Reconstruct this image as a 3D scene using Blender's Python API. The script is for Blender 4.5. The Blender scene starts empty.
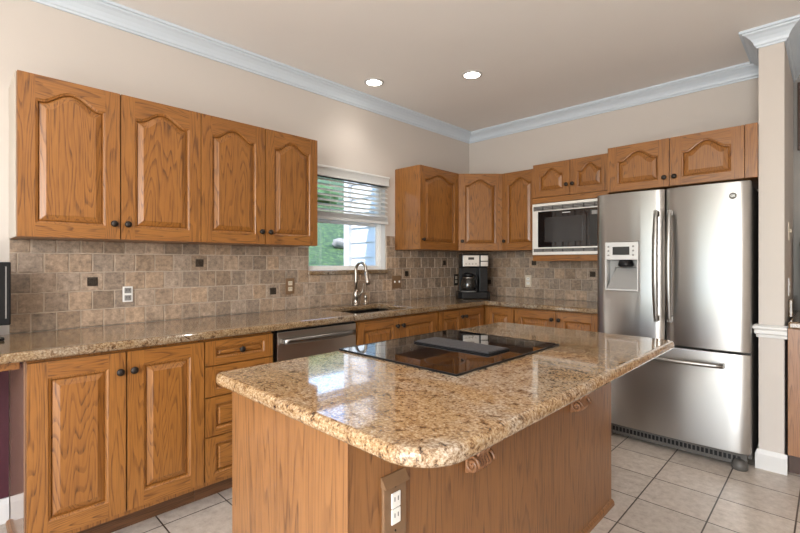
import bpy, bmesh, math, random
from mathutils import Vector, Matrix, noise as mnoise
R = math.radians
random.seed(7)
SC = bpy.context.scene
COL = SC.collection
H = 2.68            # ceiling height
CT = 0.914          # wall counter height
IT = 0.89           # island top height

# ------------------------------------------------------------------ camera, world, lights
cam_d = bpy.data.cameras.new('camera')
cam = bpy.data.objects.new('camera', cam_d)
COL.objects.link(cam)
cam.location = (2.8815, -4.0374, 1.2609)
cam.rotation_euler = (R(90), 0, R(44.4126))
cam_d.sensor_width = 36
cam_d.lens = 441.6 / 800 * 36
cam_d.shift_y = -3.8 / 800
cam_d.clip_start = 0.02
SC.camera = cam
SC.view_settings.view_transform = 'Standard'
SC.view_settings.look = 'None'
SC.view_settings.gamma = 1
SC.view_settings.use_curve_mapping = False
SC.view_settings.exposure = 0.57

W = bpy.data.worlds.new('sky')
SC.world = W
W.use_nodes = True
wn = W.node_tree.nodes
wl = W.node_tree.links
sky = wn.new('ShaderNodeTexSky')
sky.sky_type = 'NISHITA'
sky.sun_disc = False
sky.sun_elevation = R(48)
sky.sun_rotation = R(30)
wl.new(sky.outputs[0], wn['Background'].inputs[0])
wn['Background'].inputs[1].default_value = 0.7


def area(name, loc, rot, sx, sy, power, color):
    d = bpy.data.lights.new(name, 'AREA')
    d.shape = 'RECTANGLE'
    d.size, d.size_y = sx, sy
    d.energy = power
    d.color = color
    o = bpy.data.objects.new(name, d)
    COL.objects.link(o)
    o.location = loc
    o.rotation_euler = rot
    return o


sd = bpy.data.lights.new('sun', 'SUN')
sd.energy = 5.5
sd.angle = R(1)
sd.color = (1, 0.96, 0.9)
so = bpy.data.objects.new('sun', sd)
COL.objects.link(so)
so.rotation_euler = Vector((0.12, -0.6, 0.78)).to_track_quat('Z', 'Y').to_euler()

# daylight through the patio door behind the camera 
area('patio_daylight', (1.5, -6.36, 1.15), (R(90), 0, 0), 1.2, 2.2, 9, (1, 0.99, 0.98))
area('dining_daylight', (3.1, -6.36, 1.15), (R(90), 0, 0), 1.6, 2.2, 80, (1, 0.985, 0.965))


def fill_point(loc, power):
    d = bpy.data.lights.new('ceiling_fill', 'POINT')
    d.energy = power
    d.color = (1, 0.96, 0.91)
    d.shadow_soft_size = 0.2
    o = bpy.data.objects.new('ceiling_fill', d)
    COL.objects.link(o)
    o.location = loc


# unseen point light added behind the camera to brighten the ceiling
fill_point((3.2, -5.35, 1.9), 84)

# ------------------------------------------------------------------ materials
def new_mat(name):
    m = bpy.data.materials.new(name)
    m.use_nodes = True
    nt = m.node_tree
    return m, nt.nodes, nt.links, nt.nodes['Principled BSDF']


def plain(name, col, rough=0.5, metal=0.0, coat=0.0, noise=0.0, scale=8.0, bump=0.0, spec=None):
    m, n, l, b = new_mat(name)
    b.inputs['Base Color'].default_value = (*col, 1)
    b.inputs['Roughness'].default_value = rough
    b.inputs['Metallic'].default_value = metal
    b.inputs['Coat Weight'].default_value = coat
    if spec is not None:
        b.inputs['Specular IOR Level'].default_value = spec
    if noise or bump:
        tc = n.new('ShaderNodeTexCoord')
        nz = n.new('ShaderNodeTexNoise')
        nz.inputs['Scale'].default_value = scale
        nz.inputs['Detail'].default_value = 5
        l.new(tc.outputs['Object'], nz.inputs['Vector'])
        if noise:
            mx = n.new('ShaderNodeMix')
            mx.data_type = 'RGBA'
            mx.inputs['A'].default_value = (*[c * (1 - noise) for c in col], 1)
            mx.inputs['B'].default_value = (*[min(1, c * (1 + noise)) for c in col], 1)
            l.new(nz.outputs['Fac'], mx.inputs['Factor'])
            l.new(mx.outputs['Result'], b.inputs['Base Color'])
        if bump:
            bp = n.new('ShaderNodeBump')
            bp.inputs['Strength'].default_value = bump
            bp.inputs['Distance'].default_value = 0.01
            l.new(nz.outputs['Fac'], bp.inputs['Height'])
            l.new(bp.outputs['Normal'], b.inputs['Normal'])
    return m


def emit(name, col, strength):
    m, n, l, b = new_mat(name)
    b.inputs['Base Color'].default_value = (*col, 1)
    b.inputs['Emission Color'].default_value = (*col, 1)
    b.inputs['Emission Strength'].default_value = strength
    return m


def ramp(n, pts):
    r = n.new('ShaderNodeValToRGB')
    e = r.color_ramp.elements
    while len(e) < len(pts):
        e.new(0.5)
    for k, (p, c) in enumerate(pts):
        e[k].position = p
        e[k].color = (*c, 1)
    return r


def oak(name, axis, light=(0.335, 0.138, 0.029), dark=(0.08, 0.026, 0.006), mid=(0.255, 0.096, 0.019), rings=11.0, rough=0.38, stretch=0.09, pscale=1.0):
    m, n, l, b = new_mat(name)
    tc = n.new('ShaderNodeTexCoord')
    oi = n.new('ShaderNodeObjectInfo')
    mul = n.new('ShaderNodeVectorMath'); mul.operation = 'SCALE'
    mul.inputs[0].default_value = (13.1, 7.7, 5.3)
    l.new(oi.outputs['Random'], mul.inputs['Scale'])
    add = n.new('ShaderNodeVectorMath'); add.operation = 'ADD'
    l.new(tc.outputs['Object'], add.inputs[0]); l.new(mul.outputs[0], add.inputs[1])

    def scaled(s_along, s_across):
        mp = n.new('ShaderNodeMapping')
        sc = [s_across] * 3
        sc['xyz'.index(axis)] = s_along
        mp.inputs['Scale'].default_value = sc
        l.new(add.outputs[0], mp.inputs['Vector'])
        return mp
    # cathedral rings: contour lines of a noise stretched along the grain
    mp = scaled(stretch * 10 * pscale, 10 * pscale)
    nz = n.new('ShaderNodeTexNoise'); nz.inputs['Scale'].default_value = 1.0; nz.inputs['Detail'].default_value = 2.0; nz.inputs['Roughness'].default_value = 0.4
    l.new(mp.outputs[0], nz.inputs['Vector'])
    mm = n.new('ShaderNodeMath'); mm.operation = 'MULTIPLY'; mm.inputs[1].default_value = rings * 2
    l.new(nz.outputs['Fac'], mm.inputs[0])
    fr = n.new('ShaderNodeMath'); fr.operation = 'FRACT'
    l.new(mm.outputs[0], fr.inputs[0])
    rr = ramp(n, [(0.0, (0.05, 0.05, 0.05)), (0.08, (0.3, 0.3, 0.3)), (0.28, (0.88, 0.88, 0.88)), (0.90, (1, 1, 1)), (1.0, (0.05, 0.05, 0.05))])
    l.new(fr.outputs[0], rr.inputs[0])
    # fine pores
    mp2 = scaled(9, 190)
    n2 = n.new('ShaderNodeTexNoise'); n2.inputs['Scale'].default_value = 1.0; n2.inputs['Detail'].default_value = 3.0
    l.new(mp2.outputs[0], n2.inputs['Vector'])
    r2 = ramp(n, [(0.40, (0, 0, 0)), (0.52, (1, 1, 1))])
    l.new(n2.outputs['Fac'], r2.inputs[0])
    # broad tone
    mp3 = scaled(1.2, 9)
    n3 = n.new('ShaderNodeTexNoise'); n3.inputs['Scale'].default_value = 1.0; n3.inputs['Detail'].default_value = 2.0
    l.new(mp3.outputs[0], n3.inputs['Vector'])
    c1 = n.new('ShaderNodeMix'); c1.data_type = 'RGBA'
    c1.inputs['A'].default_value = (*mid, 1); c1.inputs['B'].default_value = (*light, 1)
    l.new(n3.outputs['Fac'], c1.inputs['Factor'])
    # grain factor: rings modulated by pores
    # pores darken the ring lines most: max(ring, 0.45*pore) blended with a light pore overlay
    mxm = n.new('ShaderNodeMath'); mxm.operation = 'MULTIPLY'; mxm.inputs[1].default_value = 0.55
    l.new(r2.outputs[0], mxm.inputs[0])
    mxx = n.new('ShaderNodeMath'); mxx.operation = 'MAXIMUM'
    l.new(rr.outputs[0], mxx.inputs[0]); l.new(mxm.outputs[0], mxx.inputs[1])
    mixf = n.new('ShaderNodeMix'); mixf.data_type = 'FLOAT'
    mixf.inputs['Factor'].default_value = 0.22
    l.new(mxx.outputs[0], mixf.inputs['A']); l.new(r2.outputs[0], mixf.inputs['B'])
    c2 = n.new('ShaderNodeMix'); c2.data_type = 'RGBA'
    c2.inputs['A'].default_value = (*dark, 1)
    l.new(c1.outputs['Result'], c2.inputs['B'])
    l.new(mixf.outputs['Result'], c2.inputs['Factor'])
    l.new(c2.outputs['Result'], b.inputs['Base Color'])
    b.inputs['Roughness'].default_value = rough
    b.inputs['Coat Weight'].default_value = 0.25
    b.inputs['Coat Roughness'].default_value = 0.25
    bp = n.new('ShaderNodeBump'); bp.inputs['Strength'].default_value = 0.12; bp.inputs['Distance'].default_value = 0.002
    l.new(mixf.outputs['Result'], bp.inputs['Height']); l.new(bp.outputs['Normal'], b.inputs['Normal'])
    return m


def granite(name, seed, tone=1.0, golden=0.5, rough=0.07):
    m, n, l, b = new_mat(name)
    tc = n.new('ShaderNodeTexCoord')
    mp = n.new('ShaderNodeMapping'); mp.inputs['Location'].default_value = (seed, seed * 0.7, 0)
    l.new(tc.outputs['Object'], mp.inputs['Vector'])

    def nz(scale, detail, rough_, dist=0.0):
        t = n.new('ShaderNodeTexNoise')
        t.inputs['Scale'].default_value = scale; t.inputs['Detail'].default_value = detail
        t.inputs['Roughness'].default_value = rough_; t.inputs['Distortion'].default_value = dist
        l.new(mp.outputs[0], t.inputs['Vector'])
        return t
    T = tone
    big = nz(3.2, 5, 0.6, 0.8)
    fine = nz(125, 4, 0.75)
    med = nz(34, 6, 0.75, 0.6)
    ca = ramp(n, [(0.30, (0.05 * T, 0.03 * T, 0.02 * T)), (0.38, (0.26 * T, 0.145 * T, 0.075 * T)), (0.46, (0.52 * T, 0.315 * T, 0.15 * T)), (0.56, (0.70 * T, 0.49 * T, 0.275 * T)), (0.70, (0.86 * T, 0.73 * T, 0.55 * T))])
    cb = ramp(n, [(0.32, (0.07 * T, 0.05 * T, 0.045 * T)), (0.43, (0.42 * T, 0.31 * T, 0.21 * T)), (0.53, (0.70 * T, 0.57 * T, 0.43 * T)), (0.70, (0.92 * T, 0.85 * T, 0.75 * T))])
    l.new(fine.outputs['Fac'], ca.inputs[0]); l.new(fine.outputs['Fac'], cb.inputs[0])
    rb = ramp(n, [(0.46, (0, 0, 0)), (0.64, (1, 1, 1))])
    l.new(big.outputs['Fac'], rb.inputs[0])
    mx = n.new('ShaderNodeMix'); mx.data_type = 'RGBA'
    l.new(rb.outputs[0], mx.inputs['Factor']); l.new(ca.outputs[0], mx.inputs['A']); l.new(cb.outputs[0], mx.inputs['B'])
    # dark mineral patches
    rm = ramp(n, [(0.35, (0.12, 0.085, 0.065)), (0.42, (0.72, 0.62, 0.53)), (0.50, (1, 1, 1))])
    l.new(med.outputs['Fac'], rm.inputs[0])
    m2 = n.new('ShaderNodeMix'); m2.data_type = 'RGBA'; m2.blend_type = 'MULTIPLY'; m2.inputs['Factor'].default_value = 1
    l.new(mx.outputs['Result'], m2.inputs['A']); l.new(rm.outputs[0], m2.inputs['B'])
    l.new(m2.outputs['Result'], b.inputs['Base Color'])
    b.inputs['Roughness'].default_value = rough
    b.inputs['Coat Weight'].default_value = 0.35
    b.inputs['Coat Roughness'].default_value = 0.02
    return m


def tint_mat(name, base, rough, nscale, namp, bump):
    """stone whose pieces carry their own tint in a 'tint' colour attribute"""
    m, n, l, b = new_mat(name)
    at = n.new('ShaderNodeAttribute'); at.attribute_name = 'tint'
    tc = n.new('ShaderNodeTexCoord')
    nz = n.new('ShaderNodeTexNoise'); nz.inputs['Scale'].default_value = nscale; nz.inputs['Detail'].default_value = 7; nz.inputs['Roughness'].default_value = 0.7
    l.new(tc.outputs['Object'], nz.inputs['Vector'])
    r = ramp(n, [(0.3, tuple(c * (1 - namp) for c in base)), (0.7, tuple(min(1, c * (1 + namp)) for c in base))])
    l.new(nz.outputs['Fac'], r.inputs[0])
    mx = n.new('ShaderNodeMix'); mx.data_type = 'RGBA'; mx.blend_type = 'MULTIPLY'; mx.inputs['Factor'].default_value = 1
    l.new(r.outputs[0], mx.inputs['A']); l.new(at.outputs['Color'], mx.inputs['B'])
    l.new(mx.outputs['Result'], b.inputs['Base Color'])
    b.inputs['Roughness'].default_value = rough
    bp = n.new('ShaderNodeBump'); bp.inputs['Strength'].default_value = bump; bp.inputs['Distance'].default_value = 0.004
    l.new(nz.outputs['Fac'], bp.inputs['Height']); l.new(bp.outputs['Normal'], b.inputs['Normal'])
    return m


def floor_mat():
    m, n, l, b = new_mat('floor_tile')
    tc = n.new('ShaderNodeTexCoord')
    br = n.new('ShaderNodeTexBrick')
    br.offset = 0; br.squash = 1
    br.inputs['Scale'].default_value = 1
    br.inputs['Brick Width'].default_value = 0.31
    br.inputs['Row Height'].default_value = 0.31
    br.inputs['Mortar Size'].default_value = 0.0035
    br.inputs['Mortar Smooth'].default_value = 0.1
    br.inputs['Color1'].default_value = (0.9, 0.9, 0.9, 1); br.inputs['Color2'].default_value = (1.08, 1.08, 1.08, 1)
    mp = n.new('ShaderNodeMapping')
    mp.inputs['Location'].default_value = (-(2.444 - 0.31 * 8), 0.838 - 0.31 * 3, 0)
    l.new(tc.outputs['Object'], mp.inputs['Vector']); l.new(mp.outputs[0], br.inputs['Vector'])
    nz = n.new('ShaderNodeTexNoise'); nz.inputs['Scale'].default_value = 22; nz.inputs['Detail'].default_value = 8; nz.inputs['Roughness'].default_value = 0.75
    l.new(tc.outputs['Object'], nz.inputs['Vector'])
    r = ramp(n, [(0.3, (0.39, 0.33, 0.275)), (0.5, (0.53, 0.465, 0.40)), (0.7, (0.64, 0.575, 0.51))])
    l.new(nz.outputs['Fac'], r.inputs[0])
    mu = n.new('ShaderNodeMix'); mu.data_type = 'RGBA'; mu.blend_type = 'MULTIPLY'; mu.inputs['Factor'].default_value = 1
    l.new(r.outputs[0], mu.inputs['A']); l.new(br.outputs['Color'], mu.inputs['B'])
    mx = n.new('ShaderNodeMix'); mx.data_type = 'RGBA'
    mx.inputs['B'].default_value = (0.05, 0.032, 0.022, 1)
    l.new(mu.outputs['Result'], mx.inputs['A']); l.new(br.outputs['Fac'], mx.inputs['Factor'])
    l.new(mx.outputs['Result'], b.inputs['Base Color'])
    b.inputs['Roughness'].default_value = 0.33
    bp = n.new('ShaderNodeBump'); bp.inputs['Strength'].default_value = 0.4; bp.inputs['Distance'].default_value = 0.003; bp.invert = True
    l.new(br.outputs['Fac'], bp.inputs['Height']); l.new(bp.outputs['Normal'], b.inputs['Normal'])
    return m


def steel(name, col=(0.62, 0.61, 0.59), rough=0.3, axis='x'):
    m, n, l, b = new_mat(name)
    tc = n.new('ShaderNodeTexCoord')
    mp = n.new('ShaderNodeMapping')
    s = [700.0] * 3
    s['xyz'.index(axis)] = 2.0
    mp.inputs['Scale'].default_value = s
    nz = n.new('ShaderNodeTexNoise'); nz.inputs['Scale'].default_value = 1; nz.inputs['Detail'].default_value = 2
    l.new(tc.outputs['Object'], mp.inputs['Vector']); l.new(mp.outputs[0], nz.inputs['Vector'])
    b.inputs['Base Color'].default_value = (*col, 1)
    b.inputs['Metallic'].default_value = 1
    mr = n.new('ShaderNodeMapRange'); mr.inputs['To Min'].default_value = rough - 0.04; mr.inputs['To Max'].default_value = rough + 0.04
    l.new(nz.outputs['Fac'], mr.inputs['Value']); l.new(mr.outputs[0], b.inputs['Roughness'])
    b.inputs['Anisotropic'].default_value = 0.8
    b.inputs['Anisotropic Rotation'].default_value = 0.25
    tg = n.new('ShaderNodeTangent'); tg.direction_type = 'RADIAL'; tg.axis = 'Z'
    l.new(tg.outputs[0], b.inputs['Tangent'])
    return m


def glass_mat():
    m = bpy.data.materials.new('window_glass'); m.use_nodes = True
    n, l = m.node_tree.nodes, m.node_tree.links
    n.clear()
    o = n.new('ShaderNodeOutputMaterial'); mx = n.new('ShaderNodeMixShader'); t = n.new('ShaderNodeBsdfTransparent'); g = n.new('ShaderNodeBsdfGlossy')
    g.inputs['Roughness'].default_value = 0.0
    f = n.new('ShaderNodeFresnel'); f.inputs['IOR'].default_value = 1.33
    l.new(f.outputs[0], mx.inputs[0]); l.new(t.outputs[0], mx.inputs[1]); l.new(g.outputs[0], mx.inputs[2]); l.new(mx.outputs[0], o.inputs[0])
    return m


def grass_mat():
    m, n, l, b = new_mat('grass')
    tc = n.new('ShaderNodeTexCoord')
    a = n.new('ShaderNodeTexNoise'); a.inputs['Scale'].default_value = 9; a.inputs['Detail'].default_value = 9; a.inputs['Roughness'].default_value = 0.75
    l.new(tc.outputs['Object'], a.inputs['Vector'])
    r = ramp(n, [(0.3, (0.002, 0.01, 0.002)), (0.5, (0.012, 0.045, 0.008)), (0.7, (0.10, 0.17, 0.03))])
    l.new(a.outputs['Fac'], r.inputs[0]); l.new(r.outputs[0], b.inputs['Base Color'])
    b.inputs['Roughness'].default_value = 0.9
    return m


def slat_mat():
    m, n, l, b = new_mat('white_blind')
    b.inputs['Base Color'].default_value = (0.88, 0.88, 0.87, 1)
    b.inputs['Roughness'].default_value = 0.5
    t = n.new('ShaderNodeBsdfTranslucent'); t.inputs['Color'].default_value = (0.85, 0.86, 0.86, 1)
    mx = n.new('ShaderNodeMixShader'); mx.inputs[0].default_value = 0.38
    o = n['Material Output']
    l.new(b.outputs[0], mx.inputs[1]); l.new(t.outputs[0], mx.inputs[2]); l.new(mx.outputs[0], o.inputs['Surface'])
    return m


OV = oak('oak_vertical', 'z')
OH = oak('oak_horizontal', 'x')
ISL = oak('oak_veneer', 'z', light=(0.30, 0.134, 0.044), mid=(0.23, 0.097, 0.029), dark=(0.10, 0.039, 0.012), rings=8, stretch=0.06)
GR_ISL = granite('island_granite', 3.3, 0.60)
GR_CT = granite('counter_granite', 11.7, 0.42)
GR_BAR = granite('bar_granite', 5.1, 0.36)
M = dict(
    wall=plain('beige_paint', (0.585, 0.535, 0.49), 0.75, noise=0.02, scale=3),
    ceiling=plain('ceiling_paint', (0.86, 0.83, 0.80), 0.85, noise=0.02, scale=3),
    trim=plain('white_trim_paint', (0.62, 0.695, 0.77), 0.4),
    base=plain('baseboard_paint', (0.66, 0.65, 0.635), 0.4),
    maroon=plain('maroon_paint', (0.06, 0.009, 0.018), 0.6, noise=0.2, scale=60),
    bronze=plain('oil_rubbed_bronze', (0.035, 0.028, 0.024), 0.38, 0.7),
    nickel=plain('brushed_nickel', (0.50, 0.45, 0.39), 0.28, 1.0),
    black=plain('black_plastic', (0.008, 0.008, 0.009), 0.3, spec=0.3),
    blackgloss=plain('black_glass', (0.006, 0.006, 0.007), 0.03, coat=0.5),
    vent=plain('dark_grille_metal', (0.10, 0.10, 0.105), 0.35, 0.6),
    white=plain('white_plastic', (0.83, 0.82, 0.79), 0.35),
    slat=plain('white_blind', (0.90, 0.90, 0.89), 0.45),
    ivory=plain('ivory_plastic', (0.66, 0.58, 0.46), 0.4),
    brownplate=plain('brown_plate', (0.20, 0.115, 0.06), 0.4, noise=0.15, scale=30),
    grout=plain('grout', (0.47, 0.38, 0.30), 0.9, noise=0.1, scale=40),
    dark=plain('near_black', (0.02, 0.014, 0.01), 0.8),  # near-black tone of the dishwasher tub, outlet slots and screws
    steel=steel('brushed_steel', (0.42, 0.41, 0.395), 0.34, axis='x'),
    steel2=steel('dishwasher_steel', (0.58, 0.53, 0.48), 0.34, axis='x'),
    handle=plain('satin_steel', (0.29, 0.28, 0.265), 0.3, 1.0),
    mwframe=plain('light_metal_trim', (0.80, 0.78, 0.74), 0.35, 0.3),
    grayside=plain('charcoal_side', (0.085, 0.078, 0.07), 0.45),
    lightgray=plain('silver_plastic', (0.62, 0.61, 0.60), 0.4, 0.2),
    midgray=plain('grey_plastic', (0.28, 0.27, 0.26), 0.4, 0.2),
    screen=plain('dark_display', (0.018, 0.017, 0.016), 0.35),
    chrome=plain('chrome', (0.55, 0.54, 0.52), 0.3, 1.0),
    ctop_line=plain('burner_print', (0.055, 0.05, 0.048), 0.25),
    corbel=oak('carved_oak', 'z', light=(0.33, 0.155, 0.07), mid=(0.25, 0.11, 0.045), rings=5),
    tile=tint_mat('travertine_tile', (0.35, 0.257, 0.185), 0.5, 46, 0.48, 0.7),
    inset=plain('bronze_tile', (0.055, 0.04, 0.028), 0.3, 0.6, noise=0.6, scale=160, bump=0.8),
    floor=floor_mat(),
    glass=glass_mat(),
    grass=grass_mat(),
    siding=plain('white_siding', (0.72, 0.73, 0.75), 0.6),
    rock=plain('grey_stone', (0.2, 0.19, 0.175), 0.85, noise=0.3, scale=9),
    hedge=plain('hedge_leaves', (0.03, 0.085, 0.02), 0.8, noise=0.7, scale=14, bump=1.0),
    sink=plain('dark_sink_composite', (0.006, 0.0055, 0.005), 0.5, spec=0.2),
    panelgloss=plain('glossy_stained_side', (0.23, 0.135, 0.085), 0.12, noise=0.12, scale=12),
    palepanel=plain('pale_side', (0.50, 0.44, 0.38), 0.45),  # paler than the oak, for one cabinet end only
    toe_shade=oak('shaded_toe_oak', 'x', light=(0.17, 0.075, 0.03), mid=(0.12, 0.05, 0.02), dark=(0.05, 0.02, 0.008)),  # cabinet oak darkened to put the shade under the doors into the colour
    blind=slat_mat(),
    recess=plain('recess_grey', (0.30, 0.295, 0.285), 0.35, 0.2),
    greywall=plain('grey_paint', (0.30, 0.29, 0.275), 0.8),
    darkwood=plain('dark_walnut', (0.06, 0.028, 0.016), 0.4, noise=0.3, scale=20),
    barwood=oak('bar_oak', 'z', light=(0.33, 0.15, 0.06), mid=(0.26, 0.11, 0.04), dark=(0.15, 0.06, 0.02)),
    picture=plain('grey_print', (0.33, 0.33, 0.34), 0.5, noise=0.5, scale=14),
    lamp=emit('lamp_glow', (1, 0.93, 0.82), 14),
    photo_label=plain('pale_print', (0.6, 0.6, 0.6), 0.5),
)

# ------------------------------------------------------------------ mesh helpers
class MB:
    def __init__(s):
        s.v, s.f, s.m, s.sm, s.c = [], [], [], [], []
        s.mats = []

    def mi(s, mat):
        if mat not in s.mats:
            s.mats.append(mat)
        return s.mats.index(mat)

    def face(s, idx, mat, smooth=False, tint=1.0):
        s.f.append(tuple(idx)); s.m.append(s.mi(mat)); s.sm.append(smooth); s.c.append(tint)

    def add(s, pts):
        k = len(s.v)
        s.v.extend([tuple(p) for p in pts])
        return k

    def box(s, x0, x1, y0, y1, z0, z1, mat):
        k = s.add([(x0, y0, z0), (x1, y0, z0), (x1, y1, z0), (x0, y1, z0), (x0, y0, z1), (x1, y0, z1), (x1, y1, z1), (x0, y1, z1)])
        for q in ((3, 2, 1, 0), (4, 5, 6, 7), (0, 1, 5, 4), (1, 2, 6, 5), (2, 3, 7, 6), (3, 0, 4, 7)):
            s.face([k + i for i in q], mat)
        return s

    def prism(s, poly, lo, hi, mat, axis='z', smooth_side=False):
        """extrude a CCW polygon; axis z: poly in xy. axis y: poly in xz, lo/hi are y. axis x: poly in yz."""
        def P(p, t):
            return (p[0], p[1], t) if axis == 'z' else ((p[0], t, p[1]) if axis == 'y' else (t, p[0], p[1]))
        n = len(poly)
        k = s.add([P(p, lo) for p in poly] + [P(p, hi) for p in poly])
        flip = axis == 'y'
        a = [k + i for i in range(n)]; b = [k + n + i for i in range(n)]
        s.face(a if flip else a[::-1], mat); s.face(b[::-1] if flip else b, mat)
        for i in range(n):
            j = (i + 1) % n
            q = [a[i], a[j], b[j], b[i]]
            s.face(q[::-1] if flip else q, mat, smooth_side)
        return s

    def lathe(s, prof, mat, seg=20, center=(0, 0, 0), axis='z', close=True):
        """prof: list of (r, h) from bottom to top"""
        rows = []
        for r, h in prof:
            pts = []
            for i in range(seg):
                a = 2 * math.pi * i / seg
                u, w = r * math.cos(a), r * math.sin(a)
                if axis == 'z': p = (u, w, h)
                elif axis == 'y': p = (u, -h, w)      # h grows towards -y (out of a front)
                else: p = (h, u, w)
                pts.append((p[0] + center[0], p[1] + center[1], p[2] + center[2]))
            rows.append(s.add(pts))
        for a, b in zip(rows, rows[1:]):
            for i in range(seg):
                j = (i + 1) % seg
                s.face((a + i, a + j, b + j, b + i), mat, True)
        if close:
            s.face([rows[0] + i for i in range(seg)][::-1], mat); s.face([rows[-1] + i for i in range(seg)], mat)
        return s

    def tube(s, path, r, mat, seg=12, cap=True, flat=None):
        """flat=(scale_n, scale_b) squashes the section"""
        P = [Vector(p) for p in path]
        rs = r if isinstance(r, (list, tuple)) else [r] * len(P)
        up = Vector((0, 0, 1))
        rows = []
        prev = None
        for i, p in enumerate(P):
            t = (P[min(i + 1, len(P) - 1)] - P[max(i - 1, 0)]).normalized()
            if prev is None:
                ref = up if abs(t.dot(up)) < 0.9 else Vector((1, 0, 0))
                nrm = (ref - t * ref.dot(t)).normalized()
            else:
                nrm = (prev - t * prev.dot(t)).normalized()
            prev = nrm
            bn = t.cross(nrm)
            fs = flat or (1, 1)
            rows.append(s.add([p + nrm * rs[i] * fs[0] * math.cos(2 * math.pi * k / seg) + bn * rs[i] * fs[1] * math.sin(2 * math.pi * k / seg) for k in range(seg)]))
        for a, b in zip(rows, rows[1:]):
            for k in range(seg):
                j = (k + 1) % seg
                s.face((a + k, a + j, b + j, b + k), mat, True)
        if cap:
            s.face([rows[0] + k for k in range(seg)][::-1], mat); s.face([rows[-1] + k for k in range(seg)], mat)
        return s

    def sweep(s, prof, path, mat):
        """prof: (offset to the right of travel, z). path: plan polyline with mitred corners."""
        n = len(path)
        rows = []
        for i in range(n):
            p = Vector((*path[i], 0))
            d0 = (Vector((*path[i], 0)) - Vector((*path[i - 1], 0))).normalized() if i else None
            d1 = (Vector((*path[i + 1], 0)) - p).normalized() if i < n - 1 else None
            d0 = d0 or d1; d1 = d1 or d0
            r0 = Vector((d0.y, -d0.x, 0)); r1 = Vector((d1.y, -d1.x, 0))
            m = (r0 + r1); m = m / (m.dot(r0))
            rows.append(s.add([(p.x + m.x * o, p.y + m.y * o, z) for o, z in prof]))
        k = len(prof)
        for a, b in zip(rows, rows[1:]):
            for i in range(k):
                j = (i + 1) % k
                s.face((a + i, b + i, b + j, a + j), mat)
        s.face([rows[0] + i for i in range(k)], mat); s.face([rows[-1] + i for i in range(k)][::-1], mat)
        return s

    def cells(s, xs, ys, keep, z0, z1, mat):
        """slab made of grid cells (inner edges shared) in the xy plane"""
        k = s.add([(x, y, z) for z in (z0, z1) for y in ys for x in xs])
        nx, ny = len(xs), len(ys)
        V = lambda i, j, t: k + t * nx * ny + j * nx + i
        K = lambda i, j: 0 <= i < nx - 1 and 0 <= j < ny - 1 and keep((xs[i] + xs[i + 1]) / 2, (ys[j] + ys[j + 1]) / 2)
        for i in range(nx - 1):
            for j in range(ny - 1):
                if not K(i, j):
                    continue
                s.face((V(i, j, 1), V(i + 1, j, 1), V(i + 1, j + 1, 1), V(i, j + 1, 1)), mat)
                s.face((V(i, j, 0), V(i, j + 1, 0), V(i + 1, j + 1, 0), V(i + 1, j, 0)), mat)
                if not K(i, j - 1): s.face((V(i, j, 0), V(i + 1, j, 0), V(i + 1, j, 1), V(i, j, 1)), mat)
                if not K(i, j + 1): s.face((V(i + 1, j + 1, 0), V(i, j + 1, 0), V(i, j + 1, 1), V(i + 1, j + 1, 1)), mat)
                if not K(i - 1, j): s.face((V(i, j + 1, 0), V(i, j, 0), V(i, j, 1), V(i, j + 1, 1)), mat)
                if not K(i + 1, j): s.face((V(i + 1, j, 0), V(i + 1, j + 1, 0), V(i + 1, j + 1, 1), V(i + 1, j, 1)), mat)
        return s

    def build(s, name, parent=None, bevel=0.0, seg=2, tint=False, angle=35):
        me = bpy.data.meshes.new(name)
        me.from_pydata(s.v, [], s.f)
        for mt in s.mats:
            me.materials.append(mt)
        me.polygons.foreach_set('material_index', s.m)
        me.polygons.foreach_set('use_smooth', s.sm)
        if tint:
            ca = me.color_attributes.new('tint', 'FLOAT_COLOR', 'CORNER')
            for p, c in zip(me.polygons, s.c):
                c = c if isinstance(c, tuple) else (c, c, c)
                for li in p.loop_indices:
                    ca.data[li].color = (*c, 1)
        # drop loose points
        bm = bmesh.new(); bm.from_mesh(me)
        loose = [v for v in bm.verts if not v.link_faces]
        bmesh.ops.delete(bm, geom=loose, context='VERTS')
        bm.to_mesh(me); bm.free()
        me.update()
        o = bpy.data.objects.new(name, me)
        COL.objects.link(o)
        if parent:
            o.parent = parent
        if bevel:
            b = o.modifiers.new('bevel', 'BEVEL')
            b.width = bevel; b.segments = seg; b.limit_method = 'ANGLE'; b.angle_limit = R(angle)
        return o


def box(x0, x1, y0, y1, z0, z1, mat):
    return MB().box(x0, x1, y0, y1, z0, z1, mat)


def tag(o, label, cat, group=None, kind=None):
    o['label'] = label
    o['category'] = cat
    if group: o['group'] = group
    if kind: o['kind'] = kind
    return o


def thing(name, label, cat, loc=(0, 0, 0), rz=0.0, group=None):
    o = bpy.data.objects.new(name, None)
    COL.objects.link(o)
    o.location = loc
    o.rotation_euler = (0, 0, rz)
    return tag(o, label, cat, group)


def struct(o, label, cat):
    o['kind'] = 'structure'; o['label'] = label; o['category'] = cat
    return o

# ------------------------------------------------------------------ room shell
RX, RY = 5.6, -6.4          # far right wall and rear wall (behind the camera)
WY0, WY1, WZ0, WZ1 = -2.107, -1.285, 1.20, 2.00      # window opening
struct(box(-0.1, RX, RY, 2.5, -0.08, 0.0, M['floor']).build('floor'), 'beige ceramic tile floor with dark brown grout lines', 'floor')
struct(box(-0.14, RX, RY, 2.5, H, H + 0.08, M['ceiling']).build('ceiling'), 'smooth tan painted ceiling', 'ceiling')
wl_ = MB()
ys = [RY, WY0, WY1, 2.5]; zs = [0, WZ0, WZ1, H]
k = wl_.add([(x, y, z) for x in (-0.14, 0.0) for z in zs for y in ys])
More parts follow.
